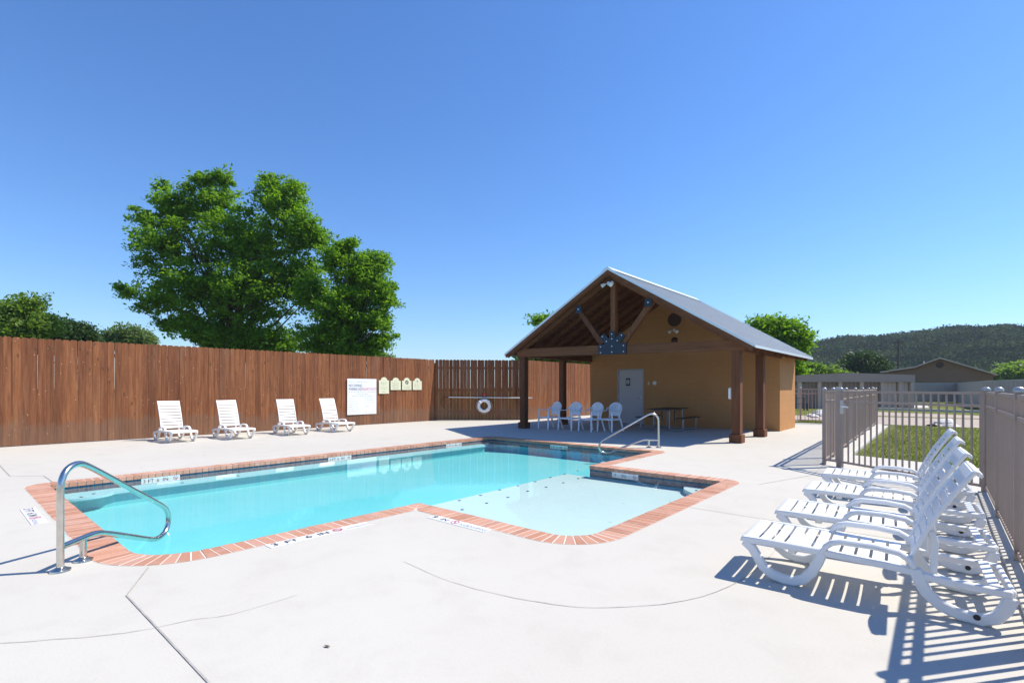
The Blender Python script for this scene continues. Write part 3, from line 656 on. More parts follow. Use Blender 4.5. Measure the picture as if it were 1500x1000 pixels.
# rafters with tails, sheathing boards
RD = .14
y = YF+.02; k = 0
while y < YB-.03:
    for sx_, xe in ((1, XR), (-1, XL)):
        m = MB(); xs = [MX, xe-sx_*.02]; d0 = .055
        poly = [(xs[0], rf(xs[0])-d0), (xs[1], rf(xs[1])-d0), (xs[1], rf(xs[1])-d0-.07), (xs[1]-sx_*.05, rf(xs[1]-sx_*.05)-d0-RD), (xs[0], rf(xs[0])-d0-RD)]
        th = .045 if k else .05
        m.prism(poly, lambda p: (p[0], y, p[1]), lambda p: (p[0], y+th, p[1])); hb(m, 'rafter', mbw)
    y += .61 if k else .56
    k += 1
for sx_, xe in ((1, XR), (-1, XL)):        # roof decking boards, running along the house
    nb = 22
    for i in range(nb):
        a = MX+(xe-MX)*(i+.03)/nb; b = MX+(xe-MX)*(i+.97)/nb
        m = MB(); m.prism([(a, rf(a)-.034), (b, rf(b)-.034), (b, rf(b)-.054), (a, rf(a)-.054)], lambda p: (p[0], YF+.015, p[1]), lambda p: (p[0], YB-.015, p[1])); hb(m, 'roof_board', M['sheath'])
# metal panels with ribs
for sx_, xe in ((1, XR+.04), (-1, XL-.04)):
    npn = 7; wy = (YB-YF)/npn
    for i in range(npn):
        y0 = YF+i*wy; y1 = y0+wy-.002; m = MB()
        ys = []; nr = 6; st = (y1-y0)/nr
        prof = []
        for j in range(nr):
            c = y0+(j+.5)*st; prof += [(c-.03, 0), (c-.015, .02), (c+.015, .02), (c+.03, 0)]
        prof = [(y0, 0)]+prof+[(y1, 0)]
        vs = []
        for (yy, hh) in prof: vs += [(MX, yy, rf(MX)-.02+hh), (xe, yy, rf(xe)-.02+hh)]
        fs = [(2*j, 2*j+1, 2*j+3, 2*j+2) for j in range(len(prof)-1)]
        nn_ = len(vs); vs += [(a_, b_, c_-.012) for (a_, b_, c_) in [(MX, y0, rf(MX)-.02), (xe, y0, rf(xe)-.02), (xe, y1, rf(xe)-.02), (MX, y1, rf(MX)-.02)]]
        fs.append((nn_, nn_+1, nn_+2, nn_+3)); m.add(vs, fs); o = m.build('roof_panel', M['galv'], house, off=OFF)
    for (ya, yb) in ((YF-.022, YF-.003), (YB+.003, YB+.022)):   # rake trim, front and rear; eave trim
        m = MB(); m.prism([(MX, rf(MX)+.022), (xe, rf(xe)+.022), (xe, rf(xe)-.05), (MX, rf(MX)-.05)], lambda p: (p[0], ya, p[1]), lambda p: (p[0], yb, p[1]))
        hb(m, 'rake_trim', M['galv_trim'])
    m = MB(); m.prism([(MX, rf(MX)-.051), (xe-sx_*.04, rf(xe-sx_*.04)-.051), (xe-sx_*.04, rf(xe-sx_*.04)-.15), (MX, rf(MX)-.17)], lambda p: (p[0], YF-.02, p[1]), lambda p: (p[0], YF+.016, p[1])); hb(m, 'fascia', M['beam_x'])
    m = MB(); m.b2((xe+sx_*.002, YF-.02, rf(xe)-.062), (xe+sx_*.016, YB+.02, rf(xe)-.002)); hb(m, 'eave_trim', M['galv_trim'])
m = MB(); m.prism([(MX-.16, rf(MX-.16)+.024), (MX, rf(MX)+.026), (MX+.16, rf(MX+.16)+.024), (MX+.16, rf(MX+.16)+.03), (MX, rf(MX)+.045), (MX-.16, rf(MX-.16)+.03)], lambda p: (p[0], YF-.03, p[1]), lambda p: (p[0], YB+.03, p[1])); hb(m, 'ridge_cap', M['galv_trim'])
# walls
def wtop(x): return rf(x)-.058-RD
TH = .15; YR = 18.6
gw = [(WXL, 0), (WXR, 0), (WXR, wtop(WXR)), (MX, wtop(MX)+.12), (WXL, wtop(WXL))]
DX0, DX1, DZ = -9.14, -8.17, 1.94
m = MB()
front = [(WXL, 0), (DX0-.04, 0), (DX0-.04, DZ+.045), (DX1+.04, DZ+.045), (DX1+.04, 0), (WXR, 0), (WXR, wtop(WXR)), (MX, wtop(MX)+.12), (WXL, wtop(WXL))]
m.prism(front, lambda p: (p[0], YW, p[1]), lambda p: (p[0], YW+TH, p[1])); hb(m, 'wall', M['stucco'])
m = MB(); m.prism(gw, lambda p: (p[0], YR-TH, p[1]), lambda p: (p[0], YR, p[1])); hb(m, 'wall', M['stucco'])
for xa, xb in ((WXR-TH, WXR), (WXL, WXL+TH)):
    m = MB(); m.b2((xa, YW+TH+.001, 0), (xb, YR-TH-.001, wtop(WXR)+.05)); hb(m, 'wall', M['stucco'])
# door
m = MB(); m.b2((DX0-.04, YW-.012, .005), (DX0, YW+.1, DZ)); m.b2((DX1, YW-.012, .005), (DX1+.04, YW+.1, DZ)); m.b2((DX0-.04, YW-.012, DZ+.001), (DX1+.04, YW+.1, DZ+.045)); hb(m, 'door_frame', M['door_frame'])
m = MB(); m.b2((DX0+.004, YW+.012, .012), (DX1-.004, YW+.055, DZ-.004)); dr = hb(m, 'door', M['door'], bevel=.003)
m = MB(); m.tube([(DX1-.08, YW+.012, .95), (DX1-.08, YW-.045, .95), (DX1-.2, YW-.045, .95)], .011, 8); m.lathe([(.028, -.006), (.028, 0)], (DX1-.08, YW+.011, .95), 12, 'y'); hb(m, 'handle', M['steel'], dr, smooth=50)
xc = -8.76; m = MB(); m.b2((xc-.085, YW+.003, 1.38), (xc+.085, YW+.011, 1.66)); ds = hb(m, 'restroom_sign', M['ink'], dr)
m = MB()
for cx_ in (xc-.035, xc+.035):
    m.lathe([(.014, -.003), (.014, 0)], (cx_, YW+.002, 1.60), 10, 'y'); m.b2((cx_-.016, YW-.001, 1.49), (cx_+.016, YW+.002, 1.58)); m.b2((cx_-.012, YW-.001, 1.43), (cx_-.002, YW+.002, 1.489)); m.b2((cx_+.002, YW-.001, 1.43), (cx_+.012, YW+.002, 1.489))
hb(m, 'pictogram', M['white_paint'], ds)
for zz in (.3, 1.0, 1.7): m = MB(); m.tube([(DX0+.0, YW-.014, zz-.05), (DX0+.0, YW-.014, zz+.05)], .008, 6); hb(m, 'hinge', M['bolt'], dr)
# gable vent with louvre slats
VX, VZ = -7.0, 3.63; m = MB(); m.lathe([(.215, -.03), (.235, -.03), (.235, 0), (.0, -.001)], (VX, YW-.001, VZ), 28, 'y'); v = hb(m, 'gable_vent', M['vent'], smooth=40)
for k in range(9):
    zz = -.17+k*.0425; hw = math.sqrt(max(.205**2-zz*zz, .001)); m = MB(); m.box((VX, YW-.018, VZ+zz), (2*hw, .004, .04), Matrix.Rotation(R(-35), 3, 'X')); hb(m, 'slat', M['vent'], v)
# wall fittings
def floodlight(label, c, group=None):
    t = thing('floodlight', label, 'light', c, 0, group)
    MB().lathe([(.055, -.03), (.055, 0)], n=14, axis='y').build('base', M['bolt'], t, smooth=40)
    for s_ in (-1, 1):
        m = MB(); m.tube([(s_*.02, -.03, 0), (s_*.07, -.07, -.01)], .012, 6)
        m.build('arm', M['bolt'], t, smooth=50)
        m = MB(); p0 = Vector((s_*.07, -.07, -.01)); d = Vector((s_*.6, -.6, -.5)).normalized(); m.tube([p0, p0+d*.02, p0+d*.07, p0+d*.12], [.02, .03, .05, .058], 12); lm = m.build('lamp_head', M['white_paint'], t, smooth=50)
    return t
floodlight('twin white floodlight on the gable wall under the round vent', (VX, YW, 3.27))
fl_ = floodlight('twin white floodlight at the peak of the open truss', (MX-.06, 12.42, 4.22))
t = thing('porch_light', 'small round porch lamp on the tan wall above the tie beam', 'light', (-7.0, YW, 2.92)); MB().lathe([(.11, -.0), (.11, -.03), (.08, -.07), (0, -.085)], n=18, axis='y').build('dome', M['vent'], t, smooth=50)
t = thing('globe_lamp', 'round white globe bulb on top of the king post', 'light', (MX+.06, 12.42, 4.22)); m = MB(); m.lathe([(.0, -.09), (.03, -.085), (.052, -.06), (.055, -.04), (.045, -.015), (.03, 0)], n=16, axis='y'); m.build('bulb', M['white_paint'], t, smooth=60)
t = thing('light_switch', 'small beige switch plate right of the grey door', 'switch', (-8.05+.1, YW, 1.46)); MB().b2((-.035, -.008, -.06), (.035, 0, .06)).build('plate', M['shed_column'], t, bevel=.002); MB().b2((-.01, -.016, -.02), (.01, -.008, .02)).build('toggle', M['white_paint'], t)
t = thing('wall_speaker', 'round white disc on the tan wall right of the door', 'wall plate', (-7.72, YW, 1.47)); MB().lathe([(.07, 0), (.07, -.02), (.05, -.035), (0, -.036)], n=18, axis='y').build('disc', M['white_paint'], t, smooth=50)
t = thing('emergency_phone_box', 'narrow white box fixed to the left side of the front right porch post', 'box', (WXR-.098, 12.46, 1.17)); MB().b2((-.06, -.06, -.14), (0, .06, .14)).build('case', M['shed_column'], t, bevel=.006); MB().b2((-.06, -.072, -.12), (-.012, -.0605, .12)).build('cover', M['bolt'], t, bevel=.003)

# ---------------------------------------------------------------- hand rails
def handrail(label, loc, rz):
    t = thing('pool_handrail', label, 'handrail', loc, rz, 'pool handrails'); r = .0225
    main = [(0, 0, 0), (0, 0, .35), (0, 0, .56), (.012, 0, .64), (.05, 0, .70), (.11, 0, .732), (.18, 0, .735), (.25, 0, .71), (.37, 0, .648), (.6, 0, .52), (.85, 0, .38), (1.1, 0, .243), (1.2, 0, .185), (1.27, 0, .13), (1.305, 0, .06), (1.30, 0, -.02), (1.25, 0, -.08), (1.17, 0, -.105), (1.09, 0, -.10), (.966, 0, -.06), (.7, 0, .045), (.46, 0, .135), (.36, 0, .165), (.28, 0, .172), (.15, 0, .170), (.02, 0, .168)]
    P = []
    for i in range(len(main)-1):     # Catmull-Rom through the bends
        p0, p1, p2, p3 = [Vector(main[max(0, min(len(main)-1, i+j))]) for j in (-1, 0, 1, 2)]
        for u in (0, .33, .66): P.append(.5*((2*p1)+(-p0+p2)*u+(2*p0-5*p1+4*p2-p3)*u*u+(-p0+3*p1-3*p2+p3)*u**3))
    P.append(Vector(main[-1]))
    m = MB(); m.tube(P, r, 14); m.build('rail', M['steel'], t, smooth=60)
    m = MB(); m.tube([(.215, 0, 0), (.215, 0, .17)], r, 14); m.build('support_post', M['steel'], t, smooth=60)
    for x in (0, .215): m = MB(); m.lathe([(.062, .002), (.06, .012), (.035, .022), (.026, .03)], (x, 0, 0), 20); m.build('flange', M['steel'], t, smooth=50)
    return t
handrail('chrome pool handrail in the left foreground at the rounded corner', (-4.76, .60, 0), math.atan2(.69, -.72))
handrail('chrome pool handrail at the far corner steps in front of the pavilion', (-4.73, 10.36, 0), math.atan2(-.69, -.72))

# ---------------------------------------------------------------- loungers
def make_lounger(label, ang, BL, group):
    t = thing('sun_lounger', label, 'sun lounger', (0, 0, 0), 0, group); wr = M['white_resin']; ox = -.67
    def pp(L): return [(x+ox, z) for x, z in L]
    yo, yi = .285, .243; o = None
    for s in (-1, 1):
        ya, yb = (s*yi, s*yo)
        MB().strap(pp([(0.0, .252), (.2, .255), (.5, .250), (.8, .240), (.97, .225)]), .042, ya*.995, yb*.995).build('side_rail', wr, t, bevel=.006, smooth=40)
        MB().strap(pp([(.01, .24), (.06, .20), (.095, .145), (.13, .085), (.185, .045), (.25, .029), (.31, .028), (.365, .05), (.415, .11), (.45, .18), (.475, .25)]), .06, ya, yb).build('leg', wr, t, bevel=.008, smooth=40)
        MB().strap(pp([(.475, .25), (.492, .29), (.525, .32), (.57, .335), (.74, .338), (.86, .325), (.905, .30), (.935, .25)]), .034, ya*.98, yb*1.01).build('armrest', wr, t, bevel=.008, smooth=40)
        MB().strap(pp([(.935, .25), (.955, .19), (.99, .12), (1.05, .065), (1.13, .035), (1.22, .028), (1.28, .055), (1.315, .11), (1.34, .18)]), .062, ya, yb).build('leg', wr, t, bevel=.008, smooth=40)
        MB().strap(pp([(.965, .215), (1.1, .205), (1.345, .195)]), .04, ya*.99, yb*.99).build('rear_rail', wr, t, bevel=.006, smooth=40)
        MB().lathe([(.016, 0), (.016, .006)], (1.20+ox, s*yo+(.0 if s > 0 else -.006), .045), 10, 'y').build('wheel_cap', M['black'], t)
    def slat(name, c, u, wdt, W, parent, sag=.006):
        # slat centred at c (x,z), width direction u in xz, spanning +-W in y, slightly dished
        m = MB(); n = 6; vs = []; nn = Vector((-u[1], u[0])); th = .009
        for j in range(n+1):
            y = -W+2*W*j/n; d = sag*(1-(y/W)**2)
            for a, b in ((-.5, .5), (.5, .5), (.5, -.5), (-.5, -.5)):
                vs.append((c[0]+u[0]*wdt*a+nn.x*(th*b-d), y, c[1]+u[1]*wdt*a+nn.y*(th*b-d)))
        fs = []
        for j in range(n):
            for q in range(4): fs.append((j*4+q, j*4+(q+1) % 4, (j+1)*4+(q+1) % 4, (j+1)*4+q))
        fs += [(3, 2, 1, 0), (n*4, n*4+1, n*4+2, n*4+3)]
        return m.add(vs, fs).build(name, wr, parent, bevel=.002, smooth=40)
    m = MB(); m.strap(pp([(-.012, .235), (-.004, .262), (.03, .270)]), .014, -.27, .27); m.build('foot_edge', wr, t, bevel=.004, smooth=40)
    for k in range(11): slat('seat_slat', (.055+k*.0785+ox, .268-k*.0012), (1, 0), .0625, .25, t)
    slat('rear_slat', (1.275+ox, .222), (1, 0), .05, .25, t, .003)
    m = MB(); m.box((1.345+ox, 0, .195), (.03, .52, .045)); m.build('crossbar', wr, t, bevel=.008, smooth=40)
    m = MB(); m.box((.30+ox, 0, .215), (.05, .49, .03)); m.build('crossbar', wr, t, bevel=.006)
    # backrest
    hx, hz = .905+ox, .262; ca, sa = math.cos(ang), math.sin(ang)
    def bp(d, nrm=0):   # slight curve
        bow = -.022*math.sin(PI*min(d/BL, 1)); return (hx+ca*d-sa*(nrm+bow)*-1, hz+sa*d+ca*(nrm+bow)*-1)
    for s in (-1, 1):
        P = [bp(BL*j/8) for j in range(9)]; e = P[-1]; P += [(e[0]+ca*.02+sa*.012, e[1]+sa*.02-ca*.012)]
        MB().strap(P, .024, s*.215, s*.243).build('back_side', wr, t, bevel=.007, smooth=40)
    nb = 8; st = (BL-.07)/nb
    for k in range(nb):
        d = .03+st*(k+.5); a = bp(d-.02); b = bp(d+.02); u = Vector((b[0]-a[0], b[1]-a[1])).normalized()
        slat('back_slat', bp(d), (u.x, u.y), st*.78, .212, t, .006)
    a = bp(BL-.05); b = bp(BL+.005); m = MB(); m.strap([a, bp(BL-.02), b, (b[0]+.028, b[1]-.006), (b[0]+.034, b[1]-.03)], .02, -.235, .235); m.build('headrest', wr, t, bevel=.008, seg=2, smooth=50)
    for s in (-1, 1):
        a = bp(BL*.36, .02); MB().strap([a, (1.03+ox, .40), (1.02+ox, .22)] if ang < R(66) else [a, (1.03+ox, .22)], .035, s*.165, s*.2).build('prop', wr, t, bevel=.004, smooth=40)
    return t
GR = 'white loungers on the deck by the metal fence'; GL = 'white loungers along the cedar fence'
L0 = make_lounger('nearest white lounger of the right hand row, in the foreground', R(63), .63, GR)
LR = ['nearest white lounger of the right hand row, in the foreground', 'second white lounger of the right hand row, behind the nearest one', 'third white lounger of the right hand row, next to the farthest', 'farthest white lounger of the right hand row, by the corner of the metal fence']
for i, (x, yy, rz) in enumerate([(-1.085, 4.0, .055), (-1.10, 4.98, .07), (-1.11, 6.14, .05), (-1.145, 7.34, .065)]):
    o = L0 if i == 0 else copy_tree(L0); o.location = (x+.67, yy, 0); o.rotation_euler = (0, 0, rz); o['label'] = LR[i]
L1 = make_lounger('x', R(68), .75, GL)
LLb = ['leftmost white lounger against the cedar fence', 'second white lounger from the left against the cedar fence', 'third white lounger from the left against the cedar fence', 'white lounger against the cedar fence closest to the rules board']
for i, (x, yy, rz) in enumerate([(-13.72, 3.94, .02), (-13.42, 5.17, .0), (-13.38, 6.68, -.10), (-13.38, 8.03, -.02)]):
    o = L1 if i == 0 else copy_tree(L1); o.location = (x-.67, yy, 0); o.rotation_euler = (0, 0, PI+rz); o['label'] = LLb[i]

# ---------------------------------------------------------------- white resin armchairs
def make_chair():
    t = thing('patio_chair', 'x', 'chair', (0, 0, 0), 0, 'white resin armchairs under the pavilion'); cr = M['chair_resin']   # faces local -y
    W = .25; SZ = .39
    m = MB(); m.prism([(-.22, -.24), (.22, -.24), (.24, -.1), (.215, .2), (-.215, .2), (-.24, -.1)], lambda p: (p[0], p[1], SZ-.018-(.012 if abs(p[1]) < .15 else 0)), lambda p: (p[0], p[1], SZ-(.012 if abs(p[1]) < .15 else 0))); m.build('seat', cr, t, bevel=.006, smooth=40)
    m = MB(); m.b2((-.225, -.25, SZ-.05), (.225, -.235, SZ-.003)); m.b2((-.235, -.2, SZ-.05), (-.222, .2, SZ-.012)); m.b2((.222, -.2, SZ-.05), (.235, .2, SZ-.012)); m.build('seat_skirt', cr, t, bevel=.003)
    for s in (-1, 1):
        MB().tube([(s*.265, -.27, 0), (s*.255, -.255, .3), (s*.25, -.245, SZ), (s*.25, -.24, .585)], [.024, .028, .030, .027], 8).build('leg', cr, t, smooth=60)
        MB().tube([(s*.25, .33, 0), (s*.225, .25, .25), (s*.205, .21, SZ)], [.023, .027, .03], 8).build('leg', cr, t, smooth=60)
        m = MB(); m.strap([(-.265, .585), (-.25, .602), (-.1, .612), (.05, .60), (.15, .63), (.225, .70)],   .02, -.028, .028); me = m.mesh('armrest', cr, bevel=.004, smooth=40)
        me.transform(Matrix.Translation((s*.25, 0, 0)) @ Matrix.Rotation(PI/2, 4, 'Z')); 
        o = link('armrest', me, t)
    # fan back: plane leaning back
    def B(x, z): return (x, .205+.22*(z-SZ), z)
    arch = []
    for k in range(19):
        a = -.55+(PI+1.1)*k/18; arch.append((.228*math.cos(a), .665+.185*math.sin(a)))
    m = MB(); m.tube([B(.175, SZ)]+[B(x, z) for x, z in arch]+[B(-.175, SZ)], .021, 8); m.build('back_frame', cr, t, smooth=60)
    m = MB(); vs = [(-.175, .455), (.175, .455), (.19, .535), (0, .56), (-.19, .535)]
    m.prism(vs, lambda p: tuple(Vector(B(*p))+Vector((0, -.007, 0))), lambda p: tuple(Vector(B(*p))+Vector((0, .007, 0)))); m.build('back_panel', cr, t, bevel=.003)
    for k in range(8):
        a = R(34+k*16); x1, z1 = .222*math.cos(a)*1.0, .665+.182*math.sin(a)
        x0 = .15*math.cos(R(15+k*21.4)); m = MB(); m.beam(B(x0, .54), B(x1, z1), .042, .012, up=(0, 1, 0)); m.build('back_rib', cr, t)
    return t
ch = make_chair()
cl = ['white fan back armchair nearest the left porch post', 'second white fan back armchair from the left porch post', 'third white fan back armchair with the sunlit seat', 'white fan back armchair nearest the grey door']
for i, (a, b) in enumerate([((-9.97, 12.79), (-9.36, 12.60)), ((-9.12, 12.72), (-8.54, 12.66)), ((-8.42, 12.80), (-7.86, 12.68)), ((-7.97, 13.05), (-7.52, 13.10))]):
    a, b = Vector((*a, 0)), Vector((*b, 0)); d = (b-a).normalized(); nrm = Vector((-d.y, d.x, 0)); rz = math.atan2(d.y, d.x); c = (a+b)/2+nrm*.27
    if i == 3: c = Vector((-7.62, 13.32, 0)); rz = -.12
    o = ch if i == 0 else copy_tree(ch); o.location = c; o.rotation_euler = (0, 0, rz); o['label'] = cl[i]

# ---------------------------------------------------------------- picnic table
t = thing('picnic_table', 'dark picnic table with two attached benches on a tubular frame under the pavilion', 'table', (-6.62, 15.2, 0), 0)
def slab(x0, x1, y0, y1, z, name):
    n = max(2, round((x1-x0)/.12)); w_ = (x1-x0)/n
    for i in range(n): MB().b2((x0+i*w_+.004, y0, z-.025), (x0+(i+1)*w_-.004, y1, z)).build(name, M['table_coat'], t, bevel=.003)
slab(-.36, .36, -.75, .75, .665, 'top_plank'); slab(-.76, -.52, -.75, .75, .40, 'bench_plank'); slab(.52, .76, -.75, .75, .40, 'bench_plank')
for y in (-.5, .5):
    m = MB()
    m.tube([(-.25, y, .63), (-.25, y, .08), (-.28, y, .03), (-.33, y, .022), (-.6, y, .022), (-.66, y, .03), (-.69, y, .08), (-.69, y, .37)], .022, 8)
    m.build('leg', M['table_tube'], t, smooth=60)
    m = MB(); m.tube([(.25, y, .63), (.25, y, .08), (.28, y, .03), (.33, y, .022), (.6, y, .022), (.66, y, .03), (.69, y, .08), (.69, y, .37)], .022, 8); m.build('leg', M['table_tube'], t, smooth=60)
    m = MB(); m.tube([(-.3, y, .615), (.3, y, .615)], .018, 8); m.build('crossbar', M['table_tube'], t, smooth=60)
for s in (-1, 1): MB().beam((0, s*.48, .6), (s*.0+.2*s, 0, .25), .03, .006).build('brace', M['table_tube'], t)

# ---------------------------------------------------------------- metal picket fences
PK = MB().b2((-.009, -.009, .07), (.009, .009, 1.24)).mesh('picket', M['fence_paint'])
PST = MB().b2((-.028, -.028, 0), (.028, .028, 1.27)).mesh('post', M['fence_paint'], bevel=.003)
CAPM = MB().lathe([(.036, 1.268), (.037, 1.285), (.028, 1.30), (.012, 1.308), (0, 1.31)], n=12).mesh('post_cap', M['cap_paint'], smooth=50)
def metal_fence(label, a, b, posts, sp=.1, z=0, inner=True):
    a, b = Vector((*a, z)), Vector((*b, z)); d = b-a; L = d.length; rz = math.atan2(d.y, d.x); t = thing('picket_fence', label, 'fence', a, rz)
    for s in posts:
        link('post', PST, t, (s*L, 0, 0)); link('post_cap', CAPM, t, (s*L, 0, 0))
    n = int(L/sp)
    ps = [s*L for s in posts]
    for i in range(n+1):
        x = (i+.5)*sp
        if x > L-.02 or min(abs(x-q) for q in ps) < .045: continue
        link('picket', PK, t, (x, 0, 0))
    for zz in (1.235, 1.075, .09): MB().b2((0, -.0165, zz-.0165), (L, .0165, zz+.0165)).build('rail', M['fence_paint'], t)
    return t
metal_fence('taupe metal picket fence running along the right edge beside the loungers', (.385, 8.47), (.47, -1.8), [0, .157, .314, .47, .626, .782, .938])
metal_fence('short taupe picket fence panel crossing behind the loungers with the lawn beyond', (.37, 8.50), (-1.30, 9.76), [0, 1.0])
metal_fence('long taupe picket fence running away along the lawn kerb', (-1.56, 9.93), (-1.86, 21.8), [0, .09, .26, .42, .58, .75, .92, 1.0])
metal_fence('far taupe picket fence between the pool house and the lawn', (-4.55, 21.0), (-1.95, 21.75), [.18, .6, 1.0], .115, .02)
t = thing('gate_latch', 'small metal gate latch on the corner post of the picket fence', 'latch', (-1.28, 9.72, 1.0)); MB().b2((-.02, -.06, -.12), (.03, -.03, .1)).build('plate', M['cap_paint'], t, bevel=.004); MB().tube([(0, -.06, 0), (.05, -.1, 0), (.1, -.1, -.01)], .013, 8).build('lever', M['white_paint'], t, smooth=50)
# gate panel standing open at the corner
metal_fence('short gate leaf of taupe pickets standing at the fence corner', (-1.33, 9.78), (-1.54, 9.91), [0])
# white kerb under the long fence
k = MB(); k.prism([(-1.72, 11.0), (-1.42, 10.6), (-1.40, 11.7), (-1.66, 22.2), (-2.02, 22.2)], lambda p: (p[0], p[1], -.1), lambda p: (p[0], p[1], .012)); tag(k.build('kerb_strip', M['concrete'], bevel=.01), kind='structure')
k = MB(); k.b2((.16, 8.42, 0.0), (.30, 8.30, .0)) if 0 else None
k = MB(); k.prism([(.30, 8.46), (.46, 8.46), (.55, -1.8), (.385, -1.8)], lambda p: (p[0], p[1], .001), lambda p: (p[0], p[1], .028)); tag(k.build('fence_kerb', M['concrete'], bevel=.004), kind='structure')

# ---------------------------------------------------------------- lawn, path, rocks
def patch(name, poly, z, mat): return tess(name, [poly], z, mat)
patch('gravel_path', [(-12, 23.2), (-2.2, 22.9), (1.4, 23.15), (30, 24), (30, 30), (1.3, 29.3), (-3.2, 28.8), (-6, 27.5), (-12, 27)], -.042, M['gravel'])
patch('gravel_path', [(-3.4, 29.9), (1.3, 30.0), (30, 31.5), (30, 34.5), (1.3, 33.2), (-3.4, 35)], -.042, M['gravel'])
patch('concrete_apron', [tuple(seen(1337, 33.5)[:2]), tuple(seen(1340, 41)[:2]), tuple(seen(1358, 41)[:2]), tuple(seen(1361, 33.5)[:2])], -.03, M['concrete'])
a, b = seen(1270, 31.6), seen(1560, 24.5); k = MB(); k.beam((a.x, a.y, .0), (b.x, b.y, .0), .3, .16); tag(k.build('path_kerb', M['concrete']), kind='structure')
# grass blades
N = 26000; P = np.empty((N, 2)); P[:, 0] = rng.uniform(-1.3, 7, N); P[:, 1] = 11.2+rng.random(N)**1.5*11.6
keep = (P[:, 1] > 11.9-(P[:, 0]+1.4)*.33) & (P[:, 0] > -1.35-(P[:, 1]-11.7)*.02); P = P[keep]
P2 = np.column_stack([rng.uniform(-4.5, -2.1, 4000), rng.uniform(22, 23.3, 4000)]); P = np.vstack([P, P2]); N = len(P)
hgt = rng.uniform(.02, .06, N); an = rng.uniform(0, 2*PI, N); wv = rng.uniform(.006, .014, N)
dx, dy = np.cos(an), np.sin(an); lx, ly = rng.normal(0, .02, N), rng.normal(0, .02, N)
V = np.empty((N, 3, 3)); z0 = -.05
V[:, 0] = np.column_stack([P[:, 0]-dx*wv, P[:, 1]-dy*wv, np.full(N, z0)]); V[:, 1] = np.column_stack([P[:, 0]+dx*wv, P[:, 1]+dy*wv, np.full(N, z0)]); V[:, 2] = np.column_stack([P[:, 0]+lx, P[:, 1]+ly, z0+hgt])
def np_mesh(name, V, k, mat, parent=None):
    n = V.shape[0]; me = bpy.data.meshes.new(name); me.vertices.add(n*k); me.vertices.foreach_set('co', V.reshape(-1).astype(np.float32))
    me.loops.add(n*k); me.loops.foreach_set('vertex_index', np.arange(n*k, dtype=np.int32)); me.polygons.add(n)
    me.polygons.foreach_set('loop_start', np.arange(0, n*k, k, dtype=np.int32)); me.polygons.foreach_set('loop_total', np.full(n, k, dtype=np.int32)); me.update(calc_edges=True)
    me.materials.append(mat); return link(name, me, parent)
tag(np_mesh('grass', V, 3, M['blade']), 'short green lawn grass beyond the picket fence', 'grass', kind='stuff')
def rock(label, c, sx, sy, sz, mat, seed, name='rock', grp=None):
    r = random.Random(seed); bm = bmesh.new(); bmesh.ops.create_icosphere(bm, subdivisions=2, radius=1)
    for v in bm.verts:
        f = 1+r.uniform(-.2, .2); v.co = Vector((v.co.x*sx*f, v.co.y*sy*f, max(v.co.z, -.3)*sz*f))
    me = bpy.data.meshes.new(name); bm.to_mesh(me); bm.free(); me.materials.append(mat); o = link(name, me, None, c); o.rotation_euler.z = r.uniform(0, 6); return tag(o, label, 'rock', grp)
rl = ['small white rock at the left end of the heap behind the far fence', 'dark edged white rock second in the heap behind the far fence', 'large white rock in the middle of the heap behind the far fence', 'pinkish rock at the right of the heap behind the far fence', 'topmost white rock of the heap behind the far fence']
for i, (px, py, s_) in enumerate([(1189, 609.5, .2), (1193, 611, .16), (1200, 607, .3), (1207, 609, .32), (1205, 603.5, .25)]):
    c = g(px, py, -.03); rock(rl[i], (c.x, c.y, -.02), s_*1.3, s_, s_*.6, M['rock'], i)
c = g(1384, 622.5, -.03); rock('pale limestone slab lying on the lawn edge by the gravel path', (c.x, c.y, -.03), .42, .3, .24, M['rock'], 11)
c = g(1370, 623, -.03); rock('low dark rock beside the pale limestone slab', (c.x, c.y, -.04), .25, .2, .1, M['black'], 12)
c = g(1393, 624, -.03); rock('flat grey rock right of the pale limestone slab', (c.x, c.y, -.04), .3, .16, .1, M['rock'], 13)
# barbecue behind the pool house corner
c = g(1168.5, 600, 0); t = thing('outdoor_bench', 'small dark park bench on the lawn just right of the pool house', 'bench', (c.x, c.y, -.05), YAW)
for zz, yy in ((.42, 0), (.75, .2)): MB().b2((-.6, yy-.12, zz-.03), (.6, yy+.12, zz)).build('seat' if zz < .5 else 'backrest', M['black'], t)
for s in (-1, 1):
    for yy in (-.1, .2): MB().b2((s*.5-.03, yy-.03, 0), (s*.5+.03, yy+.03, .4 if yy < 0 else .74)).build('leg', M['black'], t)

# ---------------------------------------------------------------- storage building, panel fence, house, pole
Zs = 33.0; o0 = seen(1169, Zs); x1 = (1338-1169)*Zs/735
t = thing('storage_building', 'low grey storage building with a row of column framed bays beyond the lawn', 'building', (o0.x, o0.y, -.05), YAW)
HW = ht(549, Zs)+.05
MB().b2((.05, .15, 0), (x1-.05, 5.5, HW-.45)).build('body', M['bay'], t)
m = MB(); m.prism([(-.15, HW-.42), (x1+.02, HW-.42), (x1+.02, HW), (x1*.45, HW+.14), (-.15, HW-.02)], lambda p: (p[0], -.12, p[1]), lambda p: (p[0], 5.6, p[1])); m.build('roof', M['shed_fascia'], t)
m = MB(); m.b2((-.16, -.14, HW-.46), (x1+.03, -.121, HW-.40)); m.build('fascia_trim', M['grey_panel'], t)
for q in (1169, 1197.5, 1228, 1259.5, 1290, 1316, 1333.5):
    x = (q-1169)*Zs/735; MB().b2((x+.0, -.03, 0), (x+.24, .149, HW-.421)).build('column', M['shed_column'], t)
cols = (1169, 1197.5, 1228, 1259.5, 1290, 1316)
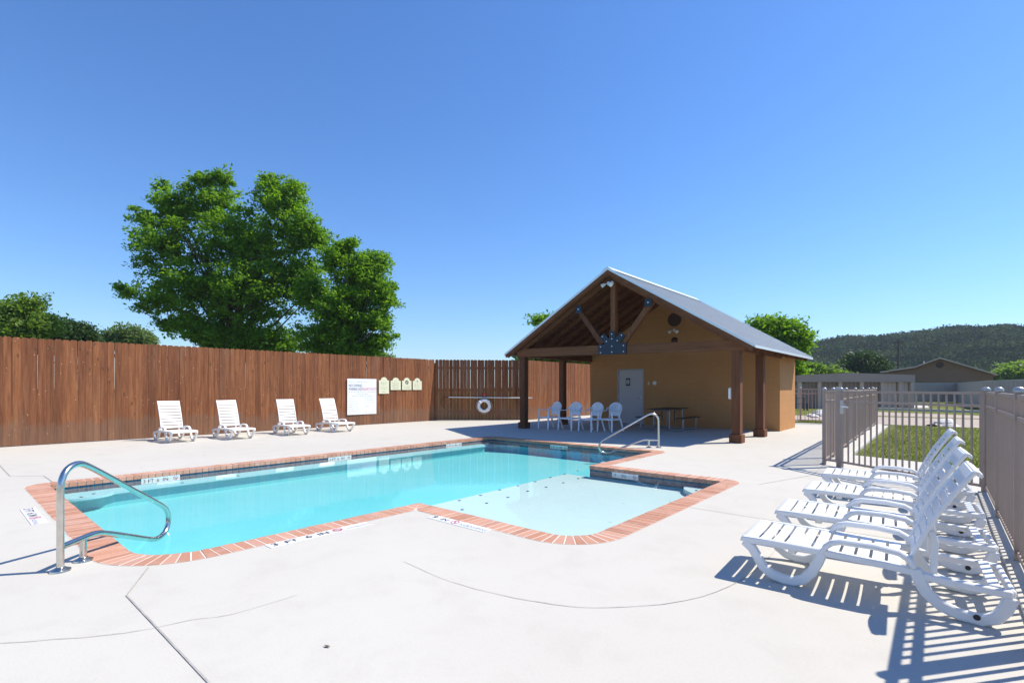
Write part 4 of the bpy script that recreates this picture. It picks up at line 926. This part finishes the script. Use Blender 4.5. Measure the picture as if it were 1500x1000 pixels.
for q, q2 in zip(cols, cols[1:]+(1333.5,)):
    xa = (q-1169)*Zs/735+.3; xb = (q2-1169)*Zs/735-.06; n = max(2, int((xb-xa)/.22)); w_ = (xb-xa)/n
    for j in range(n): MB().b2((xa+j*w_, .10, .02), (xa+(j+1)*w_-.02, .148, HW-.47)).build('panel', M['bay'] if q < 1290 else M['shed_column'], t)  # right-hand bays take the paler colour: sunlight painted into their panels
# panel fence
pts = [seen(1339, 47), seen(1402, 46), seen(1446, 31.5), seen(1540, 24)]; 
for (a, b), lb in zip(zip(pts, pts[1:]), ['back run of grey sheet metal fence below the brown gabled house', 'angled run of grey sheet metal fence beyond the lawn', 'near run of grey sheet metal fence at the right edge']):
    L = (b-a).length; t = thing('panel_fence', lb, 'fence', (a.x, a.y, -.05), math.atan2((b-a).y, (b-a).x)); n = max(2, round(L/1.15))
    for i in range(n):
        w_ = L/n; m = MB(); kk = 5
        for j in range(kk): m.b2((i*w_+j*w_/kk+.004, -.02-.008*(j % 2), .04), (i*w_+(j+1)*w_/kk-.004, .02, 1.76)); 
        m.build('panel', M['grey_panel'], t)
    for i in range(n+1): MB().b2((i*L/n-.03, .021, 0), (i*L/n+.03, .08, 1.80)).build('post', M['grey_panel'], t)
    MB().b2((0, -.035, 1.765), (L, .019, 1.81)).build('top_rail', M['cap_paint'], t)
Zh = 60.0; VA = R(40.5); c = seen(1377, Zh); t = thing('gabled_house', 'brown gabled house with a round vent beyond the grey fence', 'building', (c.x, c.y, -.05), YAW-VA)
def fac(px, py):      # a point on the gable front seen at this photo position -> local x, z
    q = (px-750)/735; X0 = (1377-750)*Zh/735; tt = (q*Zh-X0)/(math.cos(VA)+q*math.sin(VA)); return tt, ht(py, Zh-math.sin(VA)*tt)
xl, zl = fac(1289, 545); xr, zr = fac(1462, 549); xa, za = fac(1377, 524); xk, zk = fac(1340, 537.5)
m = MB(); m.prism([(xl+.8, 0), (xr-.35, 0), (xr-.35, zr+.08), (0, za-.05), (xk, zk-.05), (xl+.8, zl+.02)], lambda p: (p[0], .5, p[1]), lambda p: (p[0], 14, p[1])); m.build('wall', M['tan_wall'], t)
for P_ in ([(0, za), (xr, zr)], [(0, za), (xk, zk), (xl, zl)]):
    m = MB(); Q = P_+[(p[0], p[1]+.10) for p in reversed(P_)]; m.prism(Q, lambda p: (p[0], -.1, p[1]), lambda p: (p[0], 14.3, p[1])); m.build('roof', M['grey_panel'], t)
    m = MB(); Q = [(p[0], p[1]-.04) for p in P_]+[(p[0], p[1]+.12) for p in reversed(P_)]; m.prism(Q, lambda p: (p[0], -.16, p[1]), lambda p: (p[0], -.105, p[1])); m.build('fascia', M['shed_column'], t)
vx, vz = fac(1376.5, 533.6); m = MB(); m.lathe([(.33, -.06), (.37, -.06), (.37, 0), (0, -.001)], (vx, .495, vz), 20, 'y'); v = m.build('vent', M['vent'], t)
x, _ = fac(1353, 530); MB().tube([(x, 1.5, za-1.6), (x, 1.5, za-.25)], .05, 8).build('vent_pipe', M['white_paint'], t)
c = seen(1316, 72); t = thing('utility_pole', 'dark utility pole standing before the wooded hill', 'utility pole', (c.x, c.y, -.05)); MB().tube([(0, 0, 0), (0, 0, ht(498, 72))], [.16, .11], 8).build('mast', M['pole_wood'], t); MB().beam((-.8, .3, ht(501, 72)), (.8, -.3, ht(501, 72)), .1, .12).build('crossarm', M['pole_wood'], t)

# ---------------------------------------------------------------- trees
def leaves(lobes, Z, n_cl, per, size, spread, seed, depth_scale=1.0, base=None):
    """lobes (px,py,rx,ry) in photo pixels at distance Z -> leaf triangles/quads in local coords (right, forward, up)"""
    r = np.random.default_rng(seed); s = Z/735; lobes = [(a, b+3, c*.93, d*.93) for a, b, c, d in lobes]
    A = np.array([rx*ry for _, _, rx, ry in lobes], float); pr = A/A.sum(); idx = r.choice(len(lobes), n_cl, p=pr)
    Lb = np.array(lobes, float)
    dz = np.array([r.normal(0, .35) for _ in lobes])
    u = r.normal(size=(n_cl, 3)); u /= np.linalg.norm(u, axis=1)[:, None]; rad = .96*r.random(n_cl)**.5; ex = r.random(n_cl) < .05; rad = np.where(ex, r.uniform(1.0, 1.28, n_cl), rad)
    u *= rad[:, None]
    C = np.empty((n_cl, 3))
    C[:, 0] = (Lb[idx, 0]-base[0])*s+u[:, 0]*Lb[idx, 2]*s
    C[:, 1] = (u[:, 1]+dz[idx])*np.minimum(Lb[idx, 2], Lb[idx, 3]*1.3)*s*depth_scale
    C[:, 2] = (568-Lb[idx, 1])*s+CAMH+u[:, 2]*Lb[idx, 3]*s
    sp = spread*(.5+r.random(n_cl))
    n = n_cl*per; cc = np.repeat(C, per, 0); sc = np.repeat(sp, per)
    v = np.clip(r.normal(size=(n, 3)), -1.6, 1.6); v *= (sc*.55)[:, None]; v[:, 2] *= .6
    p = cc+v
    nr = r.normal(size=(n, 3)); nr[:, 2] += 1.1; nr /= np.linalg.norm(nr, axis=1)[:, None]
    t1 = np.cross(nr, r.normal(size=(n, 3))); t1 /= np.linalg.norm(t1, axis=1)[:, None]; t2 = np.cross(nr, t1)
    sz = size*(.6+.8*r.random(n)); t1 *= sz[:, None]; t2 *= (sz*.55)[:, None]
    V = np.empty((n, 4, 3)); V[:, 0] = p-t1; V[:, 1] = p+t2*.9+t1*.1; V[:, 2] = p+t1; V[:, 3] = p-t2*.9+t1*.1
    return V, C
def tree(name, label, lobes, Z, base_px, n_cl, per, size, spread, mat, seed, trunk_r=.25, group=None, nlimb=26, dsc=1.0, cat='tree'):
    o = seen(base_px, Z); t = thing(name, label, cat, (o.x, o.y, -.05), YAW, group)
    V, C = leaves(lobes, Z, n_cl, per, size, spread, seed, dsc, (base_px, 0)); V[:, :, 2] += .05
    np_mesh('crown', V, 4, mat, t)
    r = random.Random(seed); m = MB(); s = Z/735
    top = max((568-l[1]) for l in lobes)*s+CAMH; fork = max(.6, .22*top)
    m.tube([(0, 0, 0), (.05*top*.1, 0, fork*.5), (0, 0, fork), (.02*top, .01, fork*1.9), (0, .1, top*.72)], [trunk_r, trunk_r*.85, trunk_r*.75, trunk_r*.5, trunk_r*.12], 9)
    for _ in range(nlimb):
        c = C[r.randrange(len(C))]; z0 = r.uniform(fork*.8, max(fork, min(c[2]*.8, top*.55))); a = Vector((0, 0, z0)); b = Vector(c); mid = a+(b-a)*.5+Vector((r.uniform(-.3, .3), r.uniform(-.3, .3), r.uniform(-.1, .5)))
        rr = trunk_r*r.uniform(.2, .42); m.tube([a, a+(mid-a)*.5+Vector((0, 0, .1)), mid, b], [rr, rr*.75, rr*.5, rr*.12], 5, cap=False)
    m.build('trunk', M['bark'], t, smooth=60); return t
big = [(300,285,42,34),(258,300,32,26),(236,268,13,7),(412,290,42,32),(440,330,36,38),(350,345,78,55),(255,355,46,40),(212,318,17,12),(222,378,26,14),(290,420,68,46),(375,420,66,56),(436,400,40,42),(232,440,36,18),(186,425,13,6),(212,400,9,5),(305,478,52,30),(370,490,56,32),(247,472,24,14),(462,345,22,20),(322,258,26,12),(288,258,16,9),(393,262,16,10),(430,272,18,10),(175,416,6,4),(330,500,50,20),(400,500,45,25),(273,470,22,14)]
tree('large_oak_tree', 'tallest leafy green tree behind the cedar fence', big, 27, 345, 2050, 50, .092, .37, M['leaf_big'], 3, .38, 'leafy trees behind the cedar fence', 60)
sec = [(520,400,46,44),(492,372,26,22),(540,383,32,22),(562,432,24,26),(505,450,56,42),(552,468,30,22),(480,490,56,30),(540,500,36,18),(456,430,26,30),(572,488,10,8),(500,512,60,14),(510,356,18,10)]
tree('oak_tree', 'shorter rounded green tree just right of the tallest tree', sec, 25.5, 505, 1050, 50, .084, .35, M['leaf_big'], 5, .28, 'leafy trees behind the cedar fence', 36)
tree('roadside_tree', 'bright green tree at the far left above the fence', [(20,455,34,26),(40,440,22,14),(0,470,40,30),(55,470,26,20),(20,490,50,20),(-30,460,30,30)], 24, 15, 700, 24, .09, .36, M['leaf_bright'], 8, .2, 'leafy trees behind the cedar fence', 14)
tree('evergreen_tree', 'dark green tree low over the fence at the left', [(85,478,30,14),(115,484,28,14),(65,485,24,16),(135,492,18,10),(100,500,60,14)], 30, 100, 650, 26, .09, .38, M['leaf_dark'], 9, .2, 'leafy trees behind the cedar fence', 12)
tree('pale_tree', 'hazy pale green tree peeking over the fence left of the tallest tree', [(190,488,30,15),(215,495,14,10),(165,492,18,12),(190,502,44,10)], 44, 190, 450, 24, .13, .5, M['leaf_pale'], 10, .2, 'leafy trees behind the cedar fence', 10)
tree('low_tree', 'tiny treetop over the fence right of the rounded tree', [(560,521,16,4),(545,520,14,4)], 40, 555, 90, 20, .12, .5, M['leaf_bright'], 12, .15, 'leafy trees behind the cedar fence', 5)
tree('shade_tree', 'leafy tree showing past the left eave of the pavilion', [(795,468,20,10),(820,490,44,26),(800,520,50,20),(850,520,44,22),(835,470,28,18),(860,490,40,30)], 28, 825, 800, 26, .1, .42, M['leaf_big'], 14, .22, None, 18)
tree('yard_tree', 'rounded green tree rising behind the right roof slope', [(1138,480,28,18),(1115,476,20,14),(1158,490,20,16),(1146,503,32,22),(1162,522,16,16),(1118,500,28,22),(1166,545,12,14)], 34, 1140, 900, 26, .13, .5, M['leaf_big'], 15, .25, None, 20)
tree('round_tree', 'dark round tree beyond the storage building', [(1266,530,28,17),(1250,536,18,12),(1284,537,16,10),(1266,542,34,10)], 75, 1266, 600, 26, .26, .9, M['leaf_dark'], 16, .35, None, 12)
tree('side_tree', 'light green bushy tree at the right edge beyond the grey fence', [(1480,545,26,12),(1502,538,24,12),(1462,550,14,8),(1495,552,34,12),(1520,545,20,12)], 84, 1488, 800, 26, .26, 1.0, M['leaf_bright'], 18, .25, None, 12)
tree('far_bush', 'yellow green bushes between the pool house and the storage building', [(1186,538,14,8),(1205,545,22,7),(1230,548,18,6)], 60, 1200, 380, 22, .2, .7, M['leaf_bright'], 19, .2, None, 8, cat='bush')
# palm
c = seen(1226, 62); t = thing('palm_tree', 'small palm with a dry crown between the bushes and the round tree', 'palm', (c.x, c.y, -.05)); hz_ = ht(536, 62)
MB().tube([(0, 0, 0), (0, 0, hz_)], [.18, .14], 8).build('trunk', M['bark'], t)
for k in range(22):
    a = k*2.4; el = random.uniform(-.5, 1.1); m = MB(); L = 1.0; P = [Vector((0, 0, hz_))]
    for j in range(1, 5): P.append(Vector((math.cos(a)*L*j/4*math.cos(el*.7), math.sin(a)*L*j/4*math.cos(el*.7), hz_+math.sin(el)*L*j/4-.06*j*j*.6)))
    vs = []
    side = Vector((-math.sin(a), math.cos(a), 0))
    for j, p in enumerate(P): w_ = .14*math.sin(PI*(j+.6)/5.2); vs += [p+side*w_, p-side*w_-Vector((0, 0, .04))]
    m.add(vs, [(2*j, 2*j+1, 2*j+3, 2*j+2) for j in range(4)]); m.build('frond', M['leaf_pale'], t)

# ---------------------------------------------------------------- wooded hill
def ridge(px):
    xs = [700, 900, 1000, 1100, 1182, 1221, 1260, 1312, 1359, 1390, 1442, 1500, 1600, 1750, 2000, 2300]
    ys = [566, 562, 549, 527, 509, 502, 499, 494.5, 488.5, 487, 485.5, 483, 479, 482, 505, 566]
    return np.interp(px, xs, ys)
ang = np.linspace(math.atan((700-750)/735), math.atan((2300-750)/735), 130); rad = np.linspace(170, 620, 34)
vs = []; NR = len(rad)
hn = np.random.default_rng(4).normal(size=(200, 40))
def hillz(a, rr):
    px = 750+735*math.tan(a); Dr = 430.0
    H = (568-ridge(px))*Dr*math.cos(a)/735*1.0+CAMH
    f = (rr-170)/(Dr-170); f = min(max(f, 0), 1.6); s_ = f*f*(3-2*f) if f < 1 else 1-.08*(f-1)
    bump_ = .035*H*(math.sin(px*.031+rr*.02)+math.sin(px*.083-rr*.035)*.6)*min(1, max(0, f))*(1 if f < .9 else max(0, 1-(f-.9)*8)*.6)
    return H*s_*.985+bump_*.8-1.0+max(0, 0)
for a in ang:
    for rr in rad: vs.append((-math.sin(YAW-a)*rr, math.cos(YAW-a)*rr, hillz(a, rr)))
fs = [(i*NR+j, (i+1)*NR+j, (i+1)*NR+j+1, i*NR+j+1) for i in range(len(ang)-1) for j in range(NR-1)]
h = MB().add(vs, fs).build('hill', M['hill_soil'], smooth=180); tag(h, kind='structure')
r = np.random.default_rng(21); NT_ = 11000
aa = r.uniform(math.atan((1080-750)/735), math.atan((1640-750)/735), NT_); rr_ = 175+r.random(NT_)**.9*290
C = np.array([(-math.sin(YAW-a)*q, math.cos(YAW-a)*q, hillz(a, q)+r.uniform(.3, 1.8)) for a, q in zip(aa, rr_)])
per = 16; n = NT_*per; cc = np.repeat(C, per, 0); sc = np.repeat(r.uniform(.9, 3.0, NT_), per)
p = cc+np.clip(r.normal(size=(n, 3)), -1.3, 1.3)*(sc*np.array([1.1]))[:, None]*np.array([1, 1, .6]); nr = r.normal(size=(n, 3)); nr[:, 2] += .8; nr /= np.linalg.norm(nr, axis=1)[:, None]
t1 = np.cross(nr, r.normal(size=(n, 3))); t1 /= np.linalg.norm(t1, axis=1)[:, None]; t2 = np.cross(nr, t1); sz = r.uniform(.35, .8, n)[:, None]
V = np.stack([p-t1*sz, p+t2*sz*.8, p+t1*sz, p-t2*sz*.8], 1)
tag(np_mesh('hillside_woodland', V, 4, M['leaf_hill']), 'dark scrubby woodland covering the long hill on the right', 'woodland', kind='stuff')
# low tree line along the left horizon is hidden by the fence; the ground runs on to the horizon

# ---------------------------------------------------------------- air
hz = MB().b2((-905, -905, -2.2), (905, 905, 80))
hm = bpy.data.materials.new('air_haze'); hm.use_nodes = True; ht_ = hm.node_tree; ht_.nodes.remove(ht_.nodes['Principled BSDF'])
pv = ht_.nodes.new('ShaderNodeVolumePrincipled'); pv.inputs['Color'].default_value = (.80, .88, 1, 1); pv.inputs['Density'].default_value = .0003
ht_.links.new(pv.outputs[0], ht_.nodes['Material Output'].inputs['Volume'])
tag(hz.build('haze', hm), kind='stuff')
